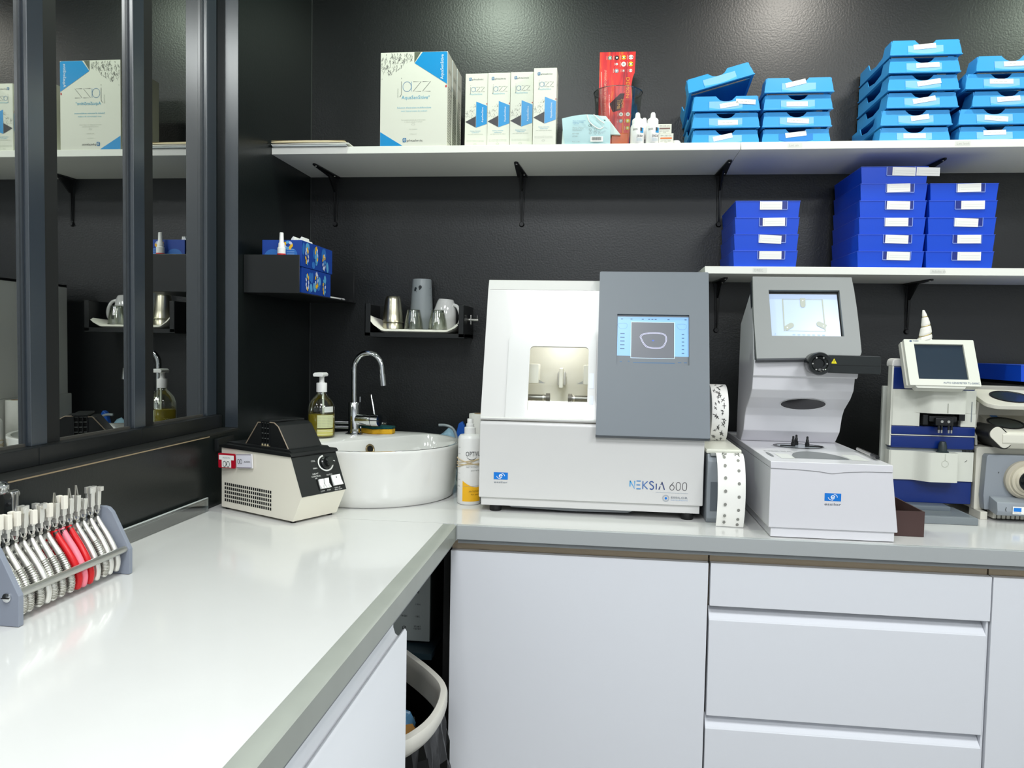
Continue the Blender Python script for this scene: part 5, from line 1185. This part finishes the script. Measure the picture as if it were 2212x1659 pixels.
for x, lab in ((.3800, 'clear glass tumbler upside down in front of the grey shaker'), (.4560, 'clear glass tumbler upside down in front of the white mug')):
    t = thing('glass_tumbler', lab, 'glass', (x, -.120, ZT), group='glass tumblers')
    B().lathe([(.0285, .0004), (.0295, .001), (.0270, .025), (.0205, .056), (.0200, .0600), (.0185, .0615), (.0030, .0615)], n=32, cap0=False).obj('wall', glass, t, ang=50)
    B().lathe([(.0268, .001), (.0250, .025), (.0188, .0525), (.0010, .0535)], n=32, cap0=False, cap1=False).obj('inner_wall', glass, t, ang=50)
    B().lathe([(.0186, .0532), (.0192, .0590), (.0180, .0600)], n=28).obj('thick_base', clear('glass_base', 'eaefe8', .25), t)
    B().tube([(.0288*math.cos(a), .0288*math.sin(a), .0012) for a in [2*PI*i/32 for i in range(32)]], .0010, 6, True).obj('rim', clear('glass_rim', 'dfe5dc', .4), t)
t = thing('mug', 'white ceramic mug turned upside down leaning at the right of the cup shelf', 'mug', (.4620, -.058, ZT))
rot = Matrix.Rotation(math.radians(4), 4, 'Y')
B().lathe([(.0375, .0006), (.0385, .002), (.0380, .030), (.0350, .062), (.0280, .088), (.0235, .0975), (.0215, .0985), (.0195, .0965), (.004, .0960)], n=36, cap0=False, mat=rot).obj('body', ceramic, t, ang=50)
B().tube(smooth_path([(.030, -.008, .082), (.046, -.014, .074), (.056, -.018, .050), (.055, -.018, .028), (.046, -.014, .014), (.034, -.008, .016)], 6), .0052, 12).obj('handle', ceramic, t)

# ---------------------------------------------------------------- bead heater
hx = Vector((.885, -.466, 0)).normalized(); ang = math.atan2(hx.y, hx.x)
t = thing('frame_heater', 'cream and black spectacle frame heater with vent slots on the corner of the worktop', 'heater', (.0290, -.6530, .0), rotz=ang)
hc = M('heater_cream', 'f0ebdc', .4); hb = M('heater_black', '17191a', .42); HWd = .134
B().prism([(0, .005), (.268, .005), (.2990, .0655), (.2600, .1545), (0, .1545)], 'y', 0, HWd, .0015, 2).obj('housing', hc, t)
for x, y in ((.012, .012), (.255, .012), (.012, HWd-.012), (.255, HWd-.012)): B().lathe([(.007, .0), (.007, .006)], (x, y, 0), 12).obj('foot', matt_black, t)
pn = Fr((.2990, 0, .0655), (0, 1, 0), Vector((-.039, 0, .089)))
PH = .0972
B().prism([(-.0005, .000), (HWd+.0005, .000), (HWd+.0005, PH), (-.0005, PH)], 'z', .0003, .0014, mat=pn.m).obj('control_panel', hb, t)
B().prism([(-.004, .154), (.2655, .154), (.2670, .158), (.262, .1625), (.02, .1640), (-.004, .1600)], 'y', -.004, HWd+.004, .001).obj('top_plate', hb, t)
B().prism([(.002, .1620), (.256, .1620), (.244, .1680), (.014, .1680)], 'y', .008, HWd-.008, .001).obj('top_step', hb, t)
Y0, Y1 = .020, HWd-.012
B().prism([(.070, .167), (.128, .167), (.128, .222), (.112, .2220)], 'y', Y0, Y1, .002).obj('hood', hb, t)
B().prism([(.160, .167), (.2290, .167), (.2260, .1700), (.1900, .2190), (.1780, .2245), (.160, .2245)], 'y', Y0, Y1, .002).obj('hood', hb, t)
for pr in ([(.1285, .2262), (.118, .2262), (.070, .169)], [(.160, .2285), (.178, .2285), (.193, .2200), (.2290, .1700)]):
    B().tube([(x-.0005, Y0-.001, z-.003) for x, z in pr], .0014, 6).obj('hood_edge', M('worn_edge', '8e7f6e', .5), t)
B().box(.128, .160, Y0+.006, Y0+.010, .168, .226).obj('grille_back', matt_black, t)
for i in range(4): B().box(.1285+i*.0099, .1305+i*.0099, Y0-.002, Y0+.007, .169, .229).obj('grille_bar', hb, t)
for i in range(5):
    B().box(.1290, .1600, Y0+.000, Y0+.007, .1720+i*.0125, .1738+i*.0125).obj('grille_slat', M('slat_grey', '5d605e', .4), t)
B().box(.126, .163, Y0-.003, Y1, .2255, .2300, .001).obj('grille_top', hb, t)
B().box(.128, .160, Y0-.0005, Y0+.004, .1675, .1720).obj('grille_base', M('grille_cream', 'd8c9a0', .5), t)
b = B(); sf = Fr((0, 0, 0))
for i in range(23):
    for j in range(5):
        x = .014+i*.00785; z = .0240+j*.0100; b.poly([sf.p(x, z-.0032, .0006), sf.p(x+.0054, z-.0032, .0006), sf.p(x+.0054, z+.0036, .0006), sf.p(x, z+.0036, .0006)])
vg = b.obj('vent_slots', matt_black, t, ang=0); vg['kind'] = 'stuff'
decal(Fr((0, HWd, 0), (0, -1, 0), (0, 0, 1)), [(.050, .080), (.085, .080), (.085, .112), (.050, .112)], paper, t, 'rating_label', d=.0006)
# knob, switches, print
kn = (HWd*.70, .071)
strokes(pn, [[(kn[0]+.0215*math.cos(a), kn[1]+.0185*math.sin(a)) for a in [math.radians(95+i*10) for i in range(28)]]], .0036, M('print_white', 'e6e6e2', .5), t, 'knob_scale', d=.0018)
B().lathe([(.0155, .0014), (.0150, .006), (.0125, .008), (.0120, .020), (.0105, .022)], (kn[0], kn[1], 0), 28, mat=pn.m).obj('knob', M('knob_black', '131616', .18), t)
strokes(pn, [[(kn[0]+.006, kn[1]-.001), (kn[0]+.011, kn[1]-.003)]], .0016, M('print_white', 'e6e6e2', .5), t, 'knob_pointer', d=.0224)
for s, x, y, w_ in (('COOL', .052, .078, .012), ('FAN', .052, .060, .012), ('HEAT', .046, .047, .018), ('CONTROL', .041, .041, .028), ('LOW', .056, .004, .013), ('OFF', .075, .004, .012), ('FAN off', .100, .0065, .018), ('after work', .098, .002, .024), ('CAUTION', .086, .040, .018), ('HI', .050, .036, .006)):
    text(pn, s, x, y, .0035, M('print_white', 'e6e6e2', .5), t, 'panel_print', width=w_, d=.0018)
B().prism(rrect(.0525, .0895, .0085, .0350, .002), 'z', .0012, .0035, mat=pn.m).obj('switch_bezel', matt_black, t)
B().prism(rrect(.0935, .1265, .0110, .0400, .002), 'z', .0012, .0035, mat=pn.m).obj('switch_bezel', matt_black, t)
for x0_, x1_ in ((.0555, .0690), (.0715, .0850)):
    B().prism([(.0100, .003), (.0335, .003), (.0335, .0085), (.0215, .0055), (.0100, .0105)], 'x', x0_, x1_, .0006, mat=pn.m @ Matrix(((1, 0, 0, 0), (0, 1, 0, 0), (0, 0, 1, 0), (0, 0, 0, 1)))).obj('switch', white_plastic, t)
    strokes(pn, [ell((x0_+x1_)/2, .0145, .0020, .0024, 12)+[((x0_+x1_)/2+.002, .0145)]], .0006, ink_grey, t, 'switch_mark', d=.0105)
B().prism([(.0125, .003), (.0385, .003), (.0385, .0060), (.0255, .0060), (.0125, .0090)], 'x', .0960, .1240, .0006, mat=pn.m).obj('switch', white_plastic, t)
decal(pn, ell(.110, .032, .0014, .0018, 10), ink, t, 'switch_lamp', d=.0066)
strokes(Fr((.2990, 0, .0655), (0, 1, 0), Vector((-.031, 0, -.0605))), [[(.010, .012), (.0105, .018)], [(.012, .024), (.0125, .0255)]], .0008, M('scratch', '8d8168', .6), t, 'scratch', d=.0008)
# name badges leaning on the heater
def infin(f, x, y, k, t):
    P = [(x+k*math.sin(a), y+k*.62*math.sin(a)*math.cos(a)*1.5) for a in [2*PI*i/40 for i in range(41)]]
    strokes(f, [ell(x-k*.5, y, k*.42, k*.62, 20)+[(x-k*.08, y)], ell(x+k*.5, y, k*.42, k*.62, 20)+[(x+k*.92, y)], [(x-k*.35, y-k*.6), (x+.05*k, y), (x+k*.35, y+k*.62)]], k*.11, ink, t, 'emblem', d=.0012)
hm = Matrix.Translation((.0290, -.6530, 0)) @ Matrix.Rotation(ang, 4, 'Z')
def badge(lab, u0, z0, w_, h_, red, rot):
    o = Vector(u0); r = Vector((1, z0, rot)).normalized()
    t = thing('name_badge', lab, 'badge', o, group='name badges on the heater', world=True)
    up = Vector((0, 0, 1))-r*r.z
    f = Fr(o, r, up)
    B().prism(rrect(0, w_, 0, h_, .0025), 'z', -.003, 0, .0005, mat=f.m).obj('plate', M('badge_red', 'b3122a', .3) if red else M('badge_clear', 'e4e2e6', .25), t)
    B().box(w_*.3, w_*.7, h_*.4, h_*.65, -.0055, -.003, mat=f.m).obj('clip', steel, t)
    if red:
        decal(f, [(.003, h_*.56), (.003, h_*.88), (w_-.003, h_*.88), (w_-.003, h_*.56), (w_*.78, h_*.56), (w_*.78, .002), (w_*.22, .002), (w_*.22, h_*.56)], paper, t, 'insert', d=.0006)
        text(f, 'ALISON', w_*.5, h_*.66, .0038, ink_grey, t, 'lettering', 'C', w_*.44, d=.0010); infin(f, w_*.5, h_*.28, w_*.21, t)
    else:
        decal(f, [(.002, .0015), (w_-.002, .0015), (w_-.002, h_-.0015), (.002, h_-.0015)], M('badge_paper', 'eae8f2', .6), t, 'insert', d=.0006)
        strokes(f, [[(.002, h_-.002), (w_-.002, h_-.002)], [(.002, .002), (w_-.002, .002)]], .0012, M('badge_line', '54364a', .5), t, 'rule', d=.0009)
        text(f, 'ALISON', w_*.52, h_*.40, .0042, ink, t, 'lettering', 'L', w_*.38, d=.0010); infin(f, w_*.25, h_*.48, w_*.15, t)
badge('red name badge with white insert clipped to the heater corner', (.0310, -.6725, .1060), -.30, .0530, .0360, True, .02)
badge('clear name badge with white paper insert clipped beside the red badge', (.0880, -.6925, .1090), -.50, .0590, .0350, False, .10)

# ---------------------------------------------------------------- acrylic strip along the wall
t = thing('acrylic_strip', 'clear acrylic strip standing along the wall behind the pliers rack', 'strip', (.012, -1.0, 0), world=True)
B().box(.010, .0145, -1.36, -.690, .0006, .0330).obj('sheet', clear('acrylic_strip', 'd5dad9', .22, .10), t)
B().box(.010, .0145, -1.36, -.690, .0330, .0342).box(.010, .0145, -.6912, -.690, .0006, .0330).obj('edge_highlight', M('acrylic_highlight', 'c9cfce', .2), t)  # bright edge highlight painted as thin pale strips on the sheet
B().box(.010, .0140, -1.36, -.690, .0265, .0272).obj('bevel_line', M('acrylic_highlight', 'c9cfce', .2), t)

# ---------------------------------------------------------------- pliers rack
RG = M('rack_grey', '858b98', .45)
t = thing('pliers_rack', 'grey rack with two end plates and silver rods holding pliers', 'rack', (.08, -1.32, 0), world=True)
plate = [(.020, .0005), (.1385, .0005), (.1390, .0455), (.1060, .1110), (.0985, .1185), (.0900, .1205), (.0300, .1205), (.020, .110)]
for y in (-1.199, -1.460): B().prism(plate, 'y', y, y+.010, .001).obj('end_plate', RG, t)
for x, z, r in ((.1300, .0455, .0062), (.0850, .0860, .0050), (.0330, .040, .0050)):
    B().cyl((x, -1.452, z), (x, -1.197, z), r, n=18).obj('rod', M('rod_alu', 'c6c6c0', .3, metal=.9), t)
Rs = Matrix.Translation((.1215, -1.4600, .0430)) @ Matrix.Rotation(PI/2, 4, 'X')
B().lathe([(.0070, 0), (.0066, .0025), (.0030, .0042), (.0005, .0046)], n=20, mat=Rs).obj('screw', chrome, t)
decal(Fr((.1215, -1.4648, .0430)), [(-.0065, -.0007), (.0065, -.0007), (.0065, .0007), (-.0065, .0007)], ink, t, 'screw_slot', d=.0004)
plast = {'red': M('handle_red', 'c9141c', .25), 'pink': M('handle_pink', 'f08394', .35), 'maroon': M('handle_maroon', '8f1822', .3)}
nylon = M('nylon_jaw', 'e9e4d8', .4)
satin = M('satin_nickel', 'e9e7e1', .30, metal=.75)
def pliers(y, kind, head, lab, sc=1, tw=0, lean=0):
    t = thing('pliers', lab, 'pliers', (.0860, y, .0985), rotz=tw, group='pliers on the rack')
    r = .0057
    front = smooth_path([(.0, 0, .006), (.008, 0, -.008), (.021, 0, -.028), (.0335, 0, -.052), (.0385, 0, -.072), (.0350, 0, -.0890)], 4)
    rear = smooth_path([(.0, 0, .006), (-.012, 0, -.012), (-.024, 0, -.030), (-.032, 0, -.052), (-.036, 0, -.070)], 4)
    hm_ = plast.get(kind, satin); rr = r*1.15 if kind in plast else r
    def handle(path):
        n = len(path); rad = [rr*(.60+.40*math.sin(min(1, i/n*1.5)*PI/2)) for i in range(n)]; rad[-1] *= .6
        o = B().tube(path, rad, 10).obj('handle', hm_, t, ang=60)
        return o
    h1 = handle(front); handle(rear)
    if kind == 'ribbed':
        n = len(front)
        for i in range(int(n*.42), n-2):
            for q in (0, .5):
                p = front[i].lerp(front[i+1], q); d = (front[i+1]-front[i]).normalized(); a = d.orthogonal().normalized(); c = d.cross(a)
                B().tube([p+(a*math.cos(w_)+c*math.sin(w_))*(rr+.0003) for w_ in [2*PI*k/10 for k in range(10)]], .00095, 5, True).obj('coil', steel, h1)
    if kind in plast:
        B().cyl((.001, 0, .004), (.0045, 0, -.003), .0046, n=12).obj('ferrule', M('joint_dark', '5c5853', .35, metal=.8), t)
    # box joint, crossed levers, jaws
    for s in (-1, 1):
        B().prism([(-.0045, 0), (-.0015, 0), (.0050, .020), (.0020, .020)], 'y', s*.0022-.0012, s*.0022+.0012, mat=Matrix.Scale(s, 4, (1, 0, 0))).obj('cross_lever', satin, t)
    B().cyl((0, -.0042, .010), (0, .0042, .010), .0034, n=14).obj('pivot', steel, t)
    B().box(-.0050, .0050, -.0026, .0026, .0185, .0300, .0006).obj('joint_block', satin, t)
    H = .057*sc
    for s in (-1, 1):
        x0_ = s*.0028
        B().prism([(x0_-.0024, .027), (x0_+.0024, .027), (x0_+.0024+s*.0014, H), (x0_-.0022+s*.0014, H)], 'y', -.0042, .0042, .0004, 1).obj('jaw', satin, t)
        if head == 'nylon': B().box(min(s*.0014, s*.0080), max(s*.0014, s*.0080), -.0046, .0046, H-.020, H+.002, .0008).obj('jaw_pad', nylon, t)
        elif head == 'wide': B().box(min(s*.0016, s*.0060), max(s*.0016, s*.0060), -.0070, .0070, H-.007, H+.004, .0006).obj('jaw_pad', satin, t)
        elif head == 'point': B().prism([(x0_-.0016, H-.002), (x0_+.0016, H-.002), (s*.0008, H+.017)], 'y', -.0014, .0014).obj('jaw_tip', steel, t)
        elif head == 'hook': B().box(min(s*.002, s*.0100), max(s*.002, s*.0110), -.0040, .0040, H-.005, H+.003, .0005).obj('jaw_pad', satin, t)
    return t
seq = [('smooth', 'hook', 'smooth silver pliers next to the far end plate'), ('smooth', 'wide', 'smooth silver pliers second from the far end plate'), ('ribbed', 'plain', 'silver coil-handled pliers between the smooth pliers and the red ones'), ('smooth', 'point', 'smooth silver pliers right beside the bright red handles'),
       ('red', 'point', 'bright red handled pliers on the far side of the pink pair'), ('pink', 'nylon', 'pink handled pliers between two red-handled pairs'), ('red', 'point', 'dark tipped red handled pliers on the near side of the pink pair'),
       ('ribbed', 'nylon', 'silver coil-handled pliers first after the red handles'), ('ribbed', 'hook', 'silver coil-handled pliers second after the red handles'), ('ribbed', 'nylon', 'silver coil-handled pliers third after the red handles'),
       ('smooth', 'wide', 'broad smooth silver pliers in the near half of the rack'), ('ribbed', 'nylon', 'silver coil-handled pliers third from the near end plate'), ('ribbed', 'nylon', 'silver coil-handled pliers second from the near end plate'), ('ribbed', 'nylon', 'silver pliers nearest the viewer against the near end plate')]
for i, (k, h, lab) in enumerate(seq):
    pliers(-1.211-i*.0172-.002*(i > 1), k, h, lab, [1.0, 1.02, .80, .95, .92, 1.02, .9, .92, .96, .86, 1.0, .94, .92, .98][i], random.uniform(-.10, .10))
# tall lever tool at the left edge
t = thing('lever_punch', 'tall silver lever tool standing behind the near end of the pliers rack', 'tool', (.022, -1.335, 0), world=False)
B().prism([(-.010, .0006), (.012, .0006), (.010, .10), (.012, .170), (-.002, .172), (-.006, .10)], 'y', -.007, .007, .001).obj('lever', chrome, t)
B().cyl((.004, -.009, .165), (.004, .010, .165), .007, n=18).obj('pivot', steel, t)
B().cyl((.004, -.0095, .150), (.004, -.0071, .150), .003, n=14).obj('rivet_hole', ink, t)
B().lathe([(.013, .168), (.015, .172), (.015, .182), (.010, .187), (.003, .188)], (-.008, -.012, 0), 22).obj('cap', chrome, t)
B().box(-.016, .016, -.012, .012, .0002, .012, .002).obj('base', chrome, t)

# ---------------------------------------------------------------- microwave in the niche
t = thing('microwave', 'grey microwave oven with printed control panel on the shelf under the worktop', 'microwave', (.36, -.45, -.34), world=True)
mg = M('microwave_grey', '9aa19f', .4)
B().box(.150, .547, -.575, -.270, -.3330, -.075, .004).obj('case', M('microwave_case', '3a3f3f', .45), t)
B().box(.430, .5465, -.583, -.575, -.3330, -.078, .002).obj('control_panel', mg, t)
B().box(.152, .428, -.583, -.575, -.3330, -.078, .002).obj('door', M('microwave_door', '1a1c1c', .2), t)
for x in (.17, .53):
    for y in (-.56, -.29): B().cyl((x, y, -.3398), (x, y, -.333), .01, n=12).obj('foot', matt_black, t)
f = Fr((.430, -.5832, -.333))
for s, x, y, w_ in (('10 MIN', .043, .093, .016), ('1 MIN', .078, .093, .014), ('10 SEC', .043, .062, .016), ('1 SEC', .078, .062, .013), ('START', .076, .036, .018), ('+30 SEC', .075, .030, .020)): text(f, s, x, y, .0042, ink, t, 'panel_print', width=w_)
strokes(f, [ell(.084, .128, .0030, .0030, 12)+[(.087, .128)], ell(.050, .128, .0030, .0030, 12)+[(.053, .128)], [(.072, .158), (.080, .158)], ell(.088, .160, .0035, .0042, 12)+[(.0915, .160)], ell(.051, .033, .0045, .0045, 14)+[(.0555, .033)], [(.048, .030), (.054, .036)]]+[[(.084, .128), (.084+.0055*math.cos(a), .128+.0055*math.sin(a))] for a in [i*PI/3 for i in range(6)]], .0012, ink, t, 'panel_icons')

# ---------------------------------------------------------------- waste bin
ZR = -.320
rim = [(.508, -.665), (.590, -.760), (.640, -.835), (.6555, -.900), (.6560, -.980), (.6400, -1.050), (.6060, -1.105), (.545, -1.1220), (.40, -1.122), (.345, -1.09), (.325, -.95), (.345, -.76), (.40, -.680), (.455, -.650)]
rim = [(v.x, v.y) for v in smooth_path([(x, y, 0) for x, y in rim]+[(rim[0][0], rim[0][1], 0)], 5)][:-1]
bc = (sum(p[0] for p in rim)/len(rim), sum(p[1] for p in rim)/len(rim))
def rl(k, z): return [(bc[0]+(x-bc[0])*k, bc[1]+(y-bc[1])*k, z) for x, y in rim]
t = thing('waste_bin', 'pale grey waste bin lined with a black bag in the niche under the worktop', 'bin', (bc[0], bc[1], -.9), world=True)
bw = M('bin_grey', 'd7d4cb', .4)
B().loft([rl(.74, -.899), rl(.76, -.89), rl(.88, ZR-.05), rl(.96, ZR-.035), rl(1.0, ZR-.024), rl(1.0, ZR-.006), rl(.985, ZR), rl(.90, ZR), rl(.875, ZR-.006), rl(.865, ZR-.02), rl(.86, ZR-.10), rl(.73, -.885)], True, True).obj('shell', bw, t, ang=45)
random.seed(11)
bagm = M('bin_bag_black', '060707', .3, bump=.3, bscale=60, spec=.3)
def rough(k, z, j): return [(x+random.uniform(-j, j), y+random.uniform(-j, j), zz+random.uniform(-j, j)) for x, y, zz in rl(k, z)]
B().loft([rl(.855, ZR-.060), rough(.84, ZR-.10, .004), rough(.82, ZR-.16, .008), rough(.78, ZR-.24, .012)], False, True).obj('bag_inner', bagm, t, ang=20)
sk = [rl(.93, ZR-.034), rough(.955, ZR-.07, .006), rough(.985, ZR-.12, .010), rough(1.01, ZR-.17, .014), rough(.985, ZR-.205, .016)]
B().loft(sk, False, False).obj('bag_skirt', bagm, t, ang=20)
t = thing('cardboard_scrap', 'torn brown cardboard scrap inside the waste bin', 'scrap', (.560, -.905, ZR-.105), rotz=.5)
B().box(-.030, .030, -.020, .020, -.11, .028, .002).obj('card', M('cardboard', 'b07f3e', .7), t)
t = thing('crumpled_wrapper', 'crumpled blue wrapper inside the waste bin', 'wrapper', (.535, -.830, ZR-.165))
b = B(); b.lathe([(.012, 0), (.034, .012), (.030, .04), (.036, .06), (.022, .085), (.006, .09)], n=11)
for v in b.bm.verts: v.co += Vector((random.uniform(-.006, .006), random.uniform(-.006, .006), random.uniform(-.004, .004)))
b.obj('wrapper', M('wrapper_blue', '5d8fb5', .3), t, ang=20)
